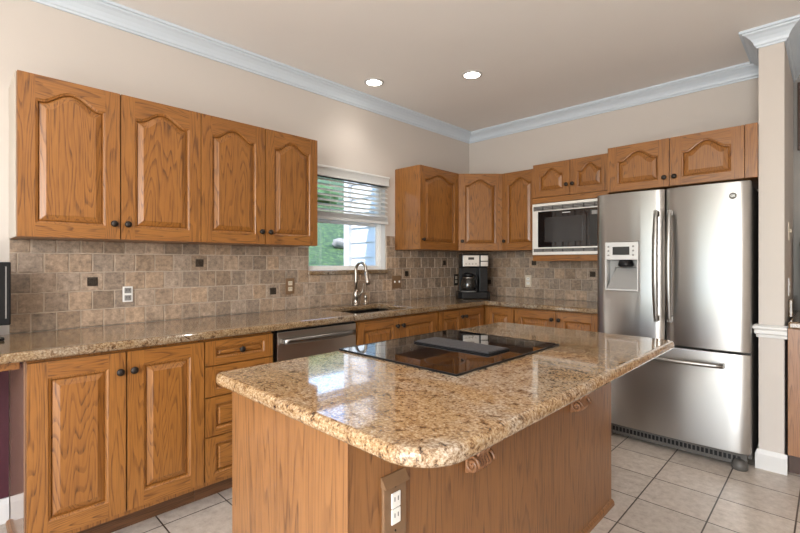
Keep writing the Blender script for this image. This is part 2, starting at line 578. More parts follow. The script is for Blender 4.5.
# left wall with its window opening, built as one sheet of cells with thickness
wl_ = MB().cells(ys, zs, lambda a, b: not (WY0 < a < WY1 and WZ0 < b < WZ1), 0, 0.14, M['wall'])
wl_.v = [(-0.14 + p[2], p[0], p[1]) for p in wl_.v]
struct(wl_.build('wall_left'), 'long beige painted wall with the sink window', 'wall')
struct(box(0, 2.556, 0, 0.12, 0, H, M['wall']).build('wall_back'), 'beige painted wall behind the microwave and refrigerator', 'wall')
struct(box(2.556, 2.676, -0.55, 0.29, 0, H, M['wall']).build('wall_right'), 'narrow beige wall end standing right of the refrigerator', 'wall')
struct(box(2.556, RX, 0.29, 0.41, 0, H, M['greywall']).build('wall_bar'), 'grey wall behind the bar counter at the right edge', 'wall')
# rear wall and far right wall stand out of the frame; the rear one has daylight openings
rw = MB().cells([0, 0.9, 2.1, 2.3, 3.9, RX], [0, 2.3, H], lambda a, b: not ((0.9 < a < 2.1 or 2.3 < a < 3.9) and b < 2.3), 0, 0.12, M['wall'])
rw.v = [(p[0], RY - p[2], p[1]) for p in rw.v]
rw.f = [f[::-1] for f in rw.f]
struct(rw.build('wall_rear'), 'beige rear wall with two patio door openings', 'wall')
rr_ = box(RX, RX + 0.12, RY, 2.5, 0, H, M['wall'])
struct(rr_.build('wall_side'), 'plain beige dining side wall', 'wall')

# crown moulding
cp = [(0, -0.1), (0.010, -0.1), (0.012, -0.09), (0.020, -0.085), (0.024, -0.07), (0.036, -0.05), (0.055, -0.032), (0.070, -0.024), (0.074, -0.016), (0.088, -0.016), (0.088, -0.0005), (0, -0.0005)]
crown = MB().sweep([(o, H + z) for o, z in cp], [(0.0, RY), (0.0, 0.0), (2.556, 0.0), (2.556, -0.55), (2.676, -0.55), (2.676, 0.29)], M['trim'])
struct(crown.build('trim_1'), 'pale blue-white crown moulding along the ceiling and around the wall end', 'moulding')
bprof = [(0, 0), (0.016, 0), (0.016, 0.092), (0.011, 0.105), (0.007, 0.118), (0, 0.118)]
bb = MB().sweep(bprof, [(2.556, -0.30), (2.556, -0.55), (2.690, -0.55)], M['base'])
struct(bb.build('baseboard_right'), 'white baseboard around the foot of the wall end', 'baseboard')
rp = [(0, 0.805), (0.010, 0.805), (0.012, 0.822), (0.020, 0.830), (0.020, 0.850), (0.030, 0.862), (0.030, 0.872), (0.014, 0.884), (0, 0.884)]
cr = MB().sweep(rp, [(2.556, -0.50), (2.556, -0.55), (2.690, -0.55)], M['base'])
struct(cr.build('trim_2'), 'white chair rail wrapped around the wall end beside the refrigerator', 'moulding')
mb_ = box(0.0, 0.006, RY, -3.8335, 0.10, 0.872, M['maroon'])
struct(mb_.build('trim_3'), 'maroon painted strip of wall under the left end of the counter', 'wall')
bl = MB().sweep([(o + 0.001, z) for o, z in bprof], [(0.006, RY), (0.006, -3.8335)], M['base'])
struct(bl.build('baseboard_left'), 'white baseboard under the left end of the counter', 'baseboard')

# ------------------------------------------------------------------ window
win = MB()
fx0, fx1 = -0.115, -0.055
T = 0.03
win.box(fx0, fx1, WY0, WY0 + T, WZ0, WZ1, M['slat']).box(fx0, fx1, WY1 - T, WY1, WZ0, WZ1, M['slat'])
win.box(fx0, fx1, WY0 + T, WY1 - T, WZ0, WZ0 + 0.036, M['slat']).box(fx0, fx1, WY0 + T, WY1 - T, WZ1 - T, WZ1, M['slat'])
w1 = struct(win.build('window_1', bevel=0.003), 'white framed window over the sink with grassy hill outside', 'window')
sash = MB()
sash.box(-0.095, -0.075, WY0 + T, WY1 - T, 1.585, 1.625, M['slat'])
sash.box(-0.095, -0.075, WY1 - T - 0.014, WY1 - T, WZ0 + 0.036, 1.585, M['slat'])
sash.build('sash', w1, bevel=0.002)
box(-0.088, -0.084, WY0 + T, WY1 - T, WZ0 + 0.036, WZ1 - T, M['glass']).build('pane', w1)
rv = MB().box(-0.055, 0.0, WY1 - 0.006, WY1, WZ0, WZ1, M['base']).box(-0.055, 0.0, WY0, WY0 + 0.006, WZ0, WZ1, M['base']).box(-0.055, 0.0, WY0 + 0.006, WY1 - 0.006, WZ1 - 0.006, WZ1, M['base'])
rv.build('reveal', w1)
sl = tag(box(-0.055, 0.028, WY0 - 0.012, WY1 + 0.012, 1.165, 1.199, GR_CT).build('window_sill', bevel=0.006, seg=3), 'narrow speckled granite sill beneath the sink window', 'sill')
sl['kind'] = 'structure'

bl_ = thing('window_blind', 'white slatted blind half raised over the sink window', 'blind', (0, (WY0 + WY1) / 2, 1.6))
bw = (WY1 - WY0) / 2 - 0.018
vb = MB().box(0.002, 0.062, -bw - 0.012, bw + 0.006, 0.335, 0.408, M['blind']).box(0.002, 0.07, -bw - 0.016, bw + 0.010, 0.402, 0.420, M['blind']).box(0.002, 0.068, -bw - 0.014, bw + 0.008, 0.335, 0.345, M['blind'])
vb.build('valance', bl_, bevel=0.003)
for i in range(7):
    z = 0.080 + i * 0.0395
    s_ = MB()
    ca, sa = 0.0235 * math.cos(R(28)), 0.0235 * math.sin(R(28))
    xm = 0.032
    prof = [(xm - ca, z + sa - 0.0013), (xm, z + 0.0005), (xm + ca, z - sa - 0.0013), (xm + ca, z - sa + 0.0013), (xm, z + 0.0035), (xm - ca, z + sa + 0.0013)]
    kk = s_.add([(p[0], -bw, p[1]) for p in prof] + [(p[0], bw, p[1]) for p in prof])
    for a in range(6):
        b2 = (a + 1) % 6
        s_.face((kk + a, kk + 6 + a, kk + 6 + b2, kk + b2), M['blind'])
    s_.face([kk + a for a in range(6)], M['blind']); s_.face([kk + 11 - a for a in range(6)], M['blind'])
    s_.build('slat', bl_)
sk_ = MB()
for i in range(7):
    z = 0.008 + 0.006 * i + 0.016
    sk_.box(0.009, 0.055, -bw, bw, z, z + 0.0035, M['blind'])
sk_.box(0.006, 0.058, -bw, bw, 0.0, 0.022, M['blind'])
sk_.build('bottom_rail', bl_, bevel=0.001)
for yy in (-bw * 0.62, 0.0, bw * 0.62):
    MB().tube([(0.057, yy, 0.02), (0.057, yy, 0.34)], 0.0013, M['blind'], 6).build('ladder_cord', bl_)

# ------------------------------------------------------------------ outside the window
hill = MB()
nx, ny = 40, 30
for i in range(nx + 1):
    for j in range(ny + 1):
        x = -0.9 - (i / nx) ** 1.6 * 40
        y = -14 + j / ny * 60
        z = 0.35 + 0.345 * (-x - 0.9) + 0.12 * mnoise.noise(Vector((x * 0.6, y * 0.6, 1.0)))
        hill.v.append((x, y, z))
for i in range(nx):
    for j in range(ny):
        a = i * (ny + 1) + j
        hill.face((a, a + 1, a + ny + 2, a + ny + 1), M['grass'], True)
hl = hill.build('grassy_hill')
tag(hl, 'steep green grassy hillside seen through the sink window', 'hill', kind='structure')
ground = box(-14, 20, RY - 14, RY - 0.2, -0.3, -0.2, M['grass']).build('lawn_ground')
tag(ground, 'lawn ground outside the patio door', 'ground', kind='structure')


def lump(name, c, sx, sy, sz, mat, label, cat, seed, group=None, amp=0.25, sub=3, fr=2.2):
    bm = bmesh.new()
    bmesh.ops.create_icosphere(bm, subdivisions=sub, radius=1)
    for v in bm.verts:
        d = 1 + amp * mnoise.noise(v.co * fr + Vector((seed, 0, 0)))
        v.co = Vector((v.co.x * sx * d, v.co.y * sy * d, v.co.z * sz * d))
    for f in bm.faces: f.smooth = True
    me = bpy.data.meshes.new(name); bm.to_mesh(me); bm.free()
    me.materials.append(mat)
    o = bpy.data.objects.new(name, me); COL.objects.link(o); o.location = c
    return tag(o, label, cat, group)


def hz(x): return 0.35 + 0.345 * (-x - 0.9)
lump('boulder', (-4.45, 1.65, hz(-4.45) + 0.08), 0.13, 0.17, 0.11, M['rock'], 'pale grey boulder lying in the grass outside the window', 'rock', 3, amp=0.4)
for i in range(5):
    y = 2.2 + i * 2.3
    lump('hedge_bush', (-9.3 - 0.12 * i, y, hz(-9.3) + 0.25), 0.5, 0.85, 0.38, M['hedge'], 'dark green bush in the hedge row up the hill', 'bush', i * 5.1, 'hedge row up the hill', 0.35, 4, 3.5)
sw = MB()
sx0, sx1 = -0.56, -0.145
for i in range(14):
    z = 0.3 + i * 0.145
    kk = sw.add([(sx0, -1.20, z), (sx1, -1.20, z), (sx1, -1.222, z), (sx0, -1.222, z), (sx0, -1.20, z + 0.145), (sx1, -1.20, z + 0.145), (sx1, -1.206, z + 0.145), (sx0, -1.206, z + 0.145)])
    for q in ((0, 1, 2, 3), (3, 2, 6, 7), (4, 7, 6, 5), (0, 3, 7, 4), (1, 5, 6, 2), (0, 4, 5, 1)):
        sw.face([kk + a for a in q], M['siding'])
sw.box(sx0 - 0.07, sx0, -1.26, -1.19, 0.3, 2.6, M['siding'])
sdw = sw.build('wall_exterior')
struct(sdw, 'white lap siding of the house jog outside the window', 'wall')

# ------------------------------------------------------------------ backsplash
def backsplash(rects, deco, phase, name, label, tw=0.1031, z0=1.0065, dz=0.101, sd=1):
    """rects in (u0,u1,z0,z1); local x = u along the wall, tiles stand out to -y"""
    rnd = random.Random(sd)
    mb = MB()
    g = 0.0028
    for (u0, u1, a, b) in rects:
        mb.box(u0, u1, -0.006, -0.0005, a, b, M['grout'])
    holes = []
    for (du, dzz) in deco:
        r = round((dzz - 0.5 * dz - z0) / dz)
        ph = phase + (0.5 * tw if r % 2 else 0)
        c = round((du - ph) / tw) * tw + ph
        holes.append((c, z0 + (r + 0.5) * dz, r))
    for r in range(-1, 6):
        ph = phase + (0.5 * tw if r % 2 else 0)
        za, zb = z0 + r * dz + g, z0 + (r + 1) * dz - g
        for q in range(-60, 80):
            ua, ub = ph + (q - 0.5) * tw + g, ph + (q + 0.5) * tw - g
            t = rnd.uniform(0.72, 1.18)
            w = rnd.uniform(-0.05, 0.05)
            tint = (t * (1 + w), t, t * (1 - w * 1.3))
            for (u0, u1, a, b) in rects:
                x0, x1, y0, y1 = max(ua, u0), min(ub, u1), max(za, a), min(zb, b)
                if x1 - x0 < 0.006 or y1 - y0 < 0.006:
                    continue
                j = [rnd.uniform(-0.0008, 0.0008) for _ in range(8)]
                e = 0.0028
                hole = [h for h in holes if x0 < h[0] < x1 and y0 < h[1] < y1]
                kk = mb.add([(x0, -0.006, y0), (x1, -0.006, y0), (x1, -0.006, y1), (x0, -0.006, y1),
                             (x0 + e + j[0], -0.0105, y0 + e + j[1]), (x1 - e + j[2], -0.0105, y0 + e + j[3]), (x1 - e + j[4], -0.0105, y1 - e + j[5]), (x0 + e + j[6], -0.0105, y1 - e + j[7])])
                for f in ((0, 1, 5, 4), (1, 2, 6, 5), (2, 3, 7, 6), (3, 0, 4, 7), (4, 5, 6, 7)):
                    mb.face([kk + i for i in f], M['tile'], False, tint)
    o = mb.build(name, tint=True)
    for c, zc, r in holes:
        ins = MB()
        h = 0.024
        ins.box(c - h, c + h, -0.014, -0.0106, zc - h, zc + h, M['inset'])
        ins.box(c - h * 0.55, c + h * 0.55, -0.0155, -0.014, zc - h * 0.55, zc + h * 0.55, M['inset'])
        ins.build('inset_tile', o, bevel=0.001)['label'] = 'small dark bronze inset tile'
    struct(o, label, 'backsplash')
    return o


s1 = backsplash([(-3.831, -2.107, CT, 1.3775), (-2.107, -1.277, CT, 1.1645), (-1.277, -1.172, CT, 1.503), (-1.172, -0.012, CT, 1.3775)],
                [(-3.493, 1.161), (-2.949, 1.259), (-2.459, 1.059), (-1.022, 1.159), (-0.476, 1.258)], -3.493 + 0.0515, 'backsplash', 'tan tumbled stone tile backsplash on the sink wall', sd=4)
s1.rotation_euler = (0, 0, R(90))
s2 = backsplash([(0.0, 0.99, CT, 1.3775), (0.99, 1.70, CT, 1.276)], [(0.782, 1.258), (1.339, 1.155), (0.276, 1.055)], 0.782, 'backsplash', 'greyish tan stone tile backsplash under the microwave', sd=9)

# ------------------------------------------------------------------ cabinet builders (front faces local -y)
def arch(t, A):
    """cathedral arch height over 0..1"""
    if t < 0.09 or t > 0.91:
        return 0.0
    q = (t - 0.09) / 0.82
    return A * (math.sin(math.pi * q) ** 2) ** 0.72


def panel_door(parent, x0, x1, z0, z1, yf, A=0.0, stile=0.062, knob=None, name='door', thick=0.02, rail=None, top=None, raised=True):
    """raised panel door: the face lies at y=yf-thick. returns the door object"""
    w, h = x1 - x0, z1 - z0
    rail = rail or stile
    top = top or rail
    mb = MB()
    yb, yo = yf, yf - thick
    N = 26 if A else 1

    def top_curve(m, n=N):
        out = []
        for i in range(n + 1):
            t = i / n
            out.append((x0 + stile + m + (w - 2 * stile - 2 * m) * t, z1 - top - A - m + arch(t, A)))
        return out
    # stiles and bottom rail
    mb.box(x0, x0 + stile, yo, yb, z0, z1, OV)
    mb.box(x1 - stile, x1, yo, yb, z0, z1, OV)
    mb.box(x0 + stile, x1 - stile, yo, yb, z0, z0 + rail, OH)
    tc = top_curve(0)
    poly = tc + [(x1 - stile, z1), (x0 + stile, z1)]
    for (a, b) in zip(tc, tc[1:]):
        mb.prism([a, b, (b[0], z1), (a[0], z1)], yo, yb, OH, 'y')
    # ogee on the inner edge
    def ring(m, y):
        pts = [(x0 + stile + m, y, z0 + rail + m), (x1 - stile - m, y, z0 + rail + m)]
        pts += [(p[0], y, p[1]) for p in reversed(top_curve(m))]
        return pts
    rings = [ring(0.0, yo), ring(0.004, yo + 0.0035), ring(0.009, yo + 0.005), ring(0.0115, yo + 0.0165)]
    ks = [mb.add(r) for r in rings]
    n = len(rings[0])
    for a, b in zip(ks, ks[1:]):
        for i in range(n):
            j = (i + 1) % n
            mb.face((a + i, a + j, b + j, b + i), OV, False)
    door = mb.build(name, parent, bevel=0.0)
    # raised field
    pm = MB()
    d = 0.021 if raised else 0.004
    ri = [ring(0.0105, yo + 0.0168), ring(0.0165, yo + 0.0115), ring(0.0165 + d, yo + 0.003), ring(0.0185 + d, yo + 0.0015)]
    ks = [pm.add(r) for r in ri]
    for a, b in zip(ks, ks[1:]):
        for i in range(n):
            j = (i + 1) % n
            pm.face((a + i, a + j, b + j, b + i), OV if raised else OH, False)
    a = ks[-1]
    m = 0.0185 + d
    tcv = top_curve(m)
    kb = pm.add([(p[0], yo + 0.0015, z0 + rail + m) for p in tcv] + [(p[0], yo + 0.0015, p[1]) for p in tcv])
    q = len(tcv)
    for i in range(q - 1):
        pm.face((kb + i, kb + i + 1, kb + q + i + 1, kb + q + i), OV if raised else OH, False)
    pm.build('raised_panel', door)
    if knob:
        make_knob(door, knob[0], yo, knob[1])
    return door


def make_knob(parent, x, y, z, r=0.0165):
    MB().lathe([(0.009, 0.0), (0.007, 0.003), (0.0055, 0.012), (0.009, 0.016), (r, 0.019), (r * 0.98, 0.023), (r * 0.7, 0.0275), (r * 0.2, 0.0295)], M['bronze'], 18, (x, y, z), 'y').build('knob', parent)


G_UP = 'oak wall cabinets'
G_BASE = 'oak base cabinets'
UZ0, UZ1 = 1.3775, 2.115
UD = 0.291
PI2 = R(90)


def carcass(parent, x0, x1, yf, yb, z0, z1, mat=None, bevel=0.002, name='carcass'):
    return box(x0, x1, yf, yb, z0, z1, mat or OV).build(name, parent, bevel=bevel)


def upper_pair(y, w, label):
    """two-door wall cabinet on the left wall; local x runs along +y of the room"""
    t = thing('wall_cabinet', label, 'cabinet', (0.0, y, UZ0), PI2, G_UP)
    h = UZ1 - UZ0
    carcass(t, 0, w, -UD, -0.001, 0, h)
    half = w / 2
    panel_door(t, 0.001, half - 0.003, 0.002, h - 0.002, -UD, A=0.055, knob=(half - 0.030, 0.078), top=0.052)
    panel_door(t, half + 0.003, w - 0.001, 0.002, h - 0.002, -UD, A=0.055, knob=(half + 0.030, 0.078), top=0.052)
    return t


uw = (3.8286 - 2.2366) / 2
first_up = upper_pair(-3.8286, uw - 0.0015, 'oak wall cabinet at the far left, beside the bare wall end')
box(-0.005, -0.0005, -UD, -0.001, 0, UZ1 - UZ0, M['palepanel']).build('end_panel', first_up)['label'] = 'pale end panel'
upper_pair(-3.8286 + uw, uw, 'oak wall cabinet touching the left side of the sink window')

hU = UZ1 - UZ0 + 0.004
t = thing('wall_cabinet', 'oak wall cabinet with plain side right of the window', 'cabinet', (0.0, -1.164, UZ0), PI2, G_UP)
carcass(t, 0, 0.562, -UD, -0.001, 0, hU)
panel_door(t, 0.002, 0.558, 0.002, hU - 0.002, -UD, A=0.055, knob=(0.036, 0.09), top=0.052)

t = thing('wall_cabinet', 'angled corner oak wall cabinet above the coffee maker', 'cabinet', (0.0, 0.0, UZ0), 0, G_UP)
pl = [(0.001, -0.001), (0.001, -0.599), (0.297, -0.599), (0.599, -0.297), (0.599, -0.001)]
MB().prism(pl, 0, hU, OV).build('carcass', t, bevel=0.002)
cd = bpy.data.objects.new('door', None)
LD = math.hypot(0.302, 0.302)
tmp = panel_door(t, 0.004, LD - 0.004, 0.002, hU - 0.002, 0.0, A=0.055, knob=(0.036, 0.09), top=0.052)
tmp.location = (0.297, -0.599, 0)
tmp.rotation_euler = (0, 0, R(45))
bpy.data.objects.remove(cd)

t = thing('wall_cabinet', 'single-door oak wall cabinet left of the microwave', 'cabinet', (0.602, 0, UZ0), 0, G_UP)
carcass(t, 0, 0.38, -UD, -0.001, 0, hU)
panel_door(t, 0.003, 0.372, 0.002, hU - 0.002, -UD, A=0.055, knob=(0.032, 0.09), top=0.052)

# microwave cabinet
t = thing('wall_cabinet', 'short two-door oak cabinet holding the built-in microwave', 'cabinet', (0.985, 0, 1.276), 0, G_UP)
wM = 1.632 - 0.985
z_m0, z_m1, z_t = 0.052, 0.502, 2.123 - 1.276
cm = MB()
cm.box(0, wM, -0.40, -0.001, z_m1 + 0.004, z_t, OV).box(0, 0.018, -0.40, -0.001, 0, z_m1 + 0.004, OV).box(wM - 0.018, wM, -0.40, -0.001, 0, z_m1 + 0.004, OV)
cm.box(0.018, wM - 0.018, -0.40, -0.001, 0, z_m0 - 0.004, OH)
cm.build('carcass', t, bevel=0.002)
box(0.0, wM, -0.42, -0.40, 0.0, 0.05, OH).build('bottom_rail', t, bevel=0.003)
box(0.0, wM, -0.42, -0.40, z_m1 + 0.002, 0.55, OH).build('top_rail', t, bevel=0.002)
hf = wM * 0.515
panel_door(t, 0.002, hf - 0.002, 0.556, z_t - 0.002, -0.40, A=0.058, stile=0.058, knob=(hf - 0.026, 0.64), top=0.042, rail=0.05)
panel_door(t, hf + 0.002, wM - 0.002, 0.556, z_t - 0.002, -0.40, A=0.058, stile=0.058, knob=(hf + 0.026, 0.64), top=0.042, rail=0.05)

# refrigerator cabinet
t = thing('wall_cabinet', 'deep two-door oak cabinet mounted over the refrigerator', 'cabinet', (1.676, 0, 1.785), 0, G_UP)
wF = 2.492 - 1.676
hF = 2.118 - 1.785
carcass(t, 0, wF, -0.567, -0.001, 0, hF)
hf = wF / 2
panel_door(t, 0.002, hf - 0.004, 0.002, hF - 0.002, -0.567, A=0.06, stile=0.066, knob=(hf - 0.03, 0.062), top=0.045, rail=0.052)
panel_door(t, hf + 0.004, wF - 0.002, 0.002, hF - 0.002, -0.567, A=0.06, stile=0.066, knob=(hf + 0.03, 0.062), top=0.045, rail=0.052)
box(wF + 0.001, 2.5545 - 1.676, -0.587, -0.001, 0.0, hF, OV).build('filler_panel', t, bevel=0.002)

# ---- base cabinets on the left wall (local x runs along +y)
BF = -0.591
DZ0, DZ1 = 0.142, 0.859
BZ1 = 0.868


def base_unit(name, label, y, w, side_mat=None, rz=PI2, loc=None, depth0=-0.002):
    t = thing(name, label, 'cabinet', loc or (0.0, y, 0.0), rz, G_BASE)
    carcass(t, 0, w, BF, depth0, 0.115, BZ1)
    box(0.0, w, -0.475, depth0 - 0.05, 0.0, 0.1145, M['toe_shade']).build('toe_kick', t)
    return t


yA = -3.8253
wA = 0.693
t = base_unit('base_cabinet', 'tall-door oak base cabinet at the left end of the counter', yA, wA)
box(-0.006, -0.0005, BF - 0.001, -0.006, 0.0, BZ1, M['panelgloss']).build('end_panel', t)['label'] = 'glossy dark stained end panel'
MB().sweep([(0, 0), (0.016, 0), (0.012, 0.012), (0, 0.017)], [(-0.0065, -0.475), (-0.0065, -0.03)][::-1], OH).build('shoe_moulding', t)
hw = wA / 2
panel_door(t, 0.002, hw - 0.0035, DZ0, DZ1, BF, stile=0.066, knob=(hw - 0.027, 0.775))
panel_door(t, hw + 0.0035, wA - 0.003, DZ0, DZ1, BF, stile=0.066, knob=(hw + 0.027, 0.775))

yB = yA + wA + 0.001
wB = 0.383
t = base_unit('drawer_cabinet', 'four-drawer oak cabinet between the base doors and dishwasher', yB, wB)
for a, b in ((0.734, DZ1), (0.574, 0.728), (0.371, 0.568), (DZ0, 0.365)):
    panel_door(t, 0.002, wB - 0.004, a, b, BF, stile=0.052, rail=0.034, knob=(wB / 2, (a + b) / 2 + 0.002), name='drawer', raised=False)

# dishwasher
yD = yB + wB + 0.006
wD = 0.612
t = thing('dishwasher', 'stainless dishwasher with bar handle under the counter', 'appliance', (0, yD, 0), PI2)
box(0.0, wD, -0.565, -0.03, 0.11, 0.862, M['dark']).build('tub', t)
box(0.012, wD - 0.012, -0.50, -0.10, 0.0, 0.109, M['black']).build('toe_kick', t)
dd = box(0.022, wD - 0.004, -0.606, -0.566, 0.115, 0.858, M['steel2']).build('door', t, bevel=0.004)
box(0.024, wD - 0.006, -0.604, -0.570, 0.8585, 0.866, M['black']).build('control_strip', dd)
hp = []
for i in range(15):
    u = i / 14
    hp.append((0.05 + (wD - 0.09) * u, -0.636 - 0.020 * math.sin(math.pi * u), 0.806))
hm = MB().tube(hp, 0.0135, M['handle'], 12, flat=(1.25, 0.8))
hm.box(0.046, 0.068, -0.634, -0.606, 0.794, 0.818, M['handle']).box(wD - 0.062, wD - 0.036, -0.634, -0.606, 0.794, 0.818, M['handle'])
hm.build('handle', dd)

yS = yD + wD + 0.004
wS = -1.276 - yS
t = thing('sink_cabinet', 'two-door oak sink cabinet to the right of the dishwasher', 'cabinet', (0.0, yS, 0.0), PI2, G_BASE)
box(0, wS - 0.002, BF + 0.02, -0.002, 0.115, 0.68, OV).build('carcass', t)
box(0, wS - 0.002, BF, BF + 0.0195, 0.115, BZ1, OV).build('face_frame', t, bevel=0.002)
box(0.0, wS - 0.002, -0.475, -0.05, 0.0, 0.1145, M['toe_shade']).build('toe_kick', t)
hs = -1.7265 - yS
panel_door(t, 0.004, hs - 0.002, DZ0, DZ1, BF, stile=0.06, knob=(hs - 0.03, 0.80))
panel_door(t, hs + 0.002, wS - 0.012, DZ0, DZ1, BF, stile=0.06, knob=(hs + 0.03, 0.80))

yL = -1.274
wL = 1.274 - 0.606
t = base_unit('base_cabinet', 'oak base cabinet left of the inside counter corner', yL, wL)
hl_ = -0.945 - yL
panel_door(t, 0.012, hl_ - 0.002, DZ0, DZ1, BF, stile=0.055, knob=(hl_ - 0.028, 0.80))
panel_door(t, hl_ + 0.002, wL - 0.024, DZ0, DZ1, BF, stile=0.055, knob=(hl_ + 0.028, 0.80))

# back run
t = thing('corner_cabinet', 'narrow-door oak base cabinet at the inside counter corner', 'cabinet', (0.0, 0.0, 0.0), 0, G_BASE)
carcass(t, 0.002, 0.907, BF, -0.002, 0.115, BZ1)
box(0.48, 0.907, -0.475, -0.05, 0.0, 0.1145, M['toe_shade']).build('toe_kick', t)
panel_door(t, 0.632, 0.903, DZ0, DZ1, BF, stile=0.055)
t = base_unit('base_cabinet', 'two-door oak base cabinet left of the refrigerator', 0, 0.720, rz=0, loc=(0.909, 0, 0))
panel_door(t, 0.005, 0.374, DZ0, DZ1, BF, stile=0.06, knob=(0.346, 0.80))
panel_door(t, 0.378, 0.716, DZ0, DZ1, BF, stile=0.06, knob=(0.406, 0.80))

# ------------------------------------------------------------------ wall countertop with sink and faucet
SX0, SX1, SY0, SY1 = 0.155, 0.555, -2.09, -1.51
cf = 0.636
mbc = MB().cells([0.012, SX0, SX1, cf, 1.630], [-4.6, SY0, SY1, -cf, -0.012],
                 lambda x, y: (x < cf or y > -cf) and not (SX0 < x < SX1 and SY0 < y < SY1), BZ1 + 0.006, CT, GR_CT)
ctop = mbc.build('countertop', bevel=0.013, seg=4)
tag(ctop, 'L-shaped brown speckled granite countertop along both walls', 'countertop')
ap = box(0.05, 0.56, -4.5, -3.84, 0.835, 0.8735, OH).build('desk_apron', bevel=0.003)
tag(ap, 'oak desk apron under the left end of the countertop', 'apron')

s = thing('sink', 'dark undermount sink set into the granite below the window', 'sink', ((SX0 + SX1) / 2, (SY0 + SY1) / 2, 0.70))
hx, hy_ = (SX1 - SX0) / 2 + 0.004, (SY1 - SY0) / 2 + 0.004
sb = MB()
for (a, b, c, d) in ((-hx, -hx + 0.006, -hy_, hy_), (hx - 0.006, hx, -hy_, hy_), (-hx + 0.006, hx - 0.006, -hy_, -hy_ + 0.006), (-hx + 0.006, hx - 0.006, hy_ - 0.006, hy_)):
    sb.box(a, b, c, d, 0.0, 0.172, M['sink'])
sb.box(-hx + 0.006, hx - 0.006, -hy_ + 0.006, hy_ - 0.006, 0.0, 0.008, M['sink'])
sb.build('bowl', s)
MB().lathe([(0.03, 0.0085), (0.042, 0.0085), (0.042, 0.011), (0.03, 0.012)], M['nickel'], 20).build('drain', s)

fa = thing('faucet', 'brushed nickel gooseneck faucet standing behind the sink', 'faucet', (0.085, -1.70, CT))
MB().lathe([(0.030, 0.001), (0.030, 0.008), (0.022, 0.014), (0.021, 0.05), (0.024, 0.055), (0.024, 0.10), (0.019, 0.112), (0.0145, 0.125)], M['nickel'], 20).build('base', fa)
fp = [(0, 0, 0.115), (0, 0, 0.20), (0, 0, 0.27)]
for i in range(13):
    a = math.pi * i / 12
    fp.append((0.062 - 0.062 * math.cos(a), 0, 0.285 + 0.062 * math.sin(a)))
fp.append((0.130, 0, 0.262))
MB().tube(fp, 0.0125, M['nickel'], 14).build('neck', fa)
MB().tube([(0.129, 0, 0.268), (0.133, 0, 0.245), (0.143, 0, 0.20), (0.150, 0, 0.172)], [0.0135, 0.016, 0.019, 0.021], M['nickel'], 16).build('spray_head', fa)
hb = MB().tube([(0, 0.02, 0.075), (0.0, 0.05, 0.082)], 0.012, M['nickel'], 12).tube([(0.0, 0.046, 0.082), (0.01, 0.06, 0.105), (0.018, 0.066, 0.175)], [0.0085, 0.007, 0.0055], M['nickel'], 10)
hb.build('handle', fa)
so_ = thing('soap_dispenser', 'short nickel side sprayer standing right of the faucet', 'sprayer', (0.09, -1.60, CT))
MB().lathe([(0.018, 0.001), (0.018, 0.006), (0.012, 0.010), (0.011, 0.045), (0.014, 0.05), (0.014, 0.07), (0.008, 0.078)], M['nickel'], 16).build('body', so_)

# ------------------------------------------------------------------ outlets and switches
def plate(label, u, z, wall, mat, kind='outlet', dark=True, w=0.072, h=0.116, cat='outlet'):
    loc = (0.0106, u, z) if wall == 'left' else (u, -0.0106, z)
    t = thing('wall_outlet' if kind == 'outlet' else 'light_switch', label, cat, loc, PI2 if wall == 'left' else 0)
    box(-w / 2, w / 2, -0.006, 0, -h / 2, h / 2, mat).build('cover_plate', t, bevel=0.002)
    if kind == 'outlet':
        for s_ in (-1, 1):
            r = box(-0.017, 0.017, -0.0085, -0.006, s_ * 0.021 - 0.015, s_ * 0.021 + 0.015, dark).build('receptacle', t, bevel=0.003)
            for xx in (-0.006, 0.006):
                box(xx - 0.0012, xx + 0.0012, -0.0090, -0.0085, s_ * 0.021 - 0.003, s_ * 0.021 + 0.008, M['dark']).build('slot', r)
    else:
        for xx in (-w / 4, w / 4):
            box(xx - 0.006, xx + 0.006, -0.016, -0.006, -0.006, 0.012, dark).build('toggle', t, bevel=0.002)
    return t


plate('white outlet in the backsplash under the far-left cabinet', -3.326, 1.082, 'left', M['white'], dark=M['midgray'], w=0.05, h=0.088)
plate('brown outlet in the backsplash left of the sink window', -2.273, 1.088, 'left', M['brownplate'], dark=M['ivory'])
plate('brown double switch plate right of the sink window', -1.156, 1.083, 'left', M['brownplate'], 'switch', dark=M['white'], w=0.116, cat='switch')
plate('dark outlet in the backsplash beside the coffee maker', -0.257, 1.081, 'left', M['bronze'], dark=M['ivory'])
plate('tan outlet in the backsplash left of the refrigerator', 0.722, 1.079, 'back', M['ivory'], dark=M['white'], w=0.066)

# ------------------------------------------------------------------ coffee maker
cm = thing('coffee_maker', 'black and chrome coffee maker in the counter corner', 'coffee maker', (0.352, -0.438, CT), R(45))
cm.scale = (1.16, 1.16, 1.12)
w2 = 0.133
bmk = MB()
pb = [(-w2, 0.10), (-w2, -0.09)] + [(-w2 + 0.03 + 0.03 * math.cos(a), -0.09 - 0.035 * (1 - 0)*math.sin(a - math.pi)) for a in []]
pts = [(-w2, 0.10), (-w2, -0.085), (-w2 + 0.03, -0.12), (w2 - 0.03, -0.12), (w2, -0.085), (w2, 0.10)]
bmk.prism(pts, 0.002, 0.058, M['black'])
bmk.build('base', cm, bevel=0.006, seg=3)
MB().lathe([(0.058, 0.0585), (0.062, 0.060), (0.062, 0.064), (0.050, 0.066)], M['midgray'], 24, (-0.042, -0.045, 0)).build('warming_plate', cm)
tw_ = MB().box(-0.105, 0.115, 0.03, 0.10, 0.0585, 0.27, M['black']).box(0.045, 0.115, -0.075, 0.03, 0.0585, 0.27, M['black'])
tw_.build('tower', cm, bevel=0.005)
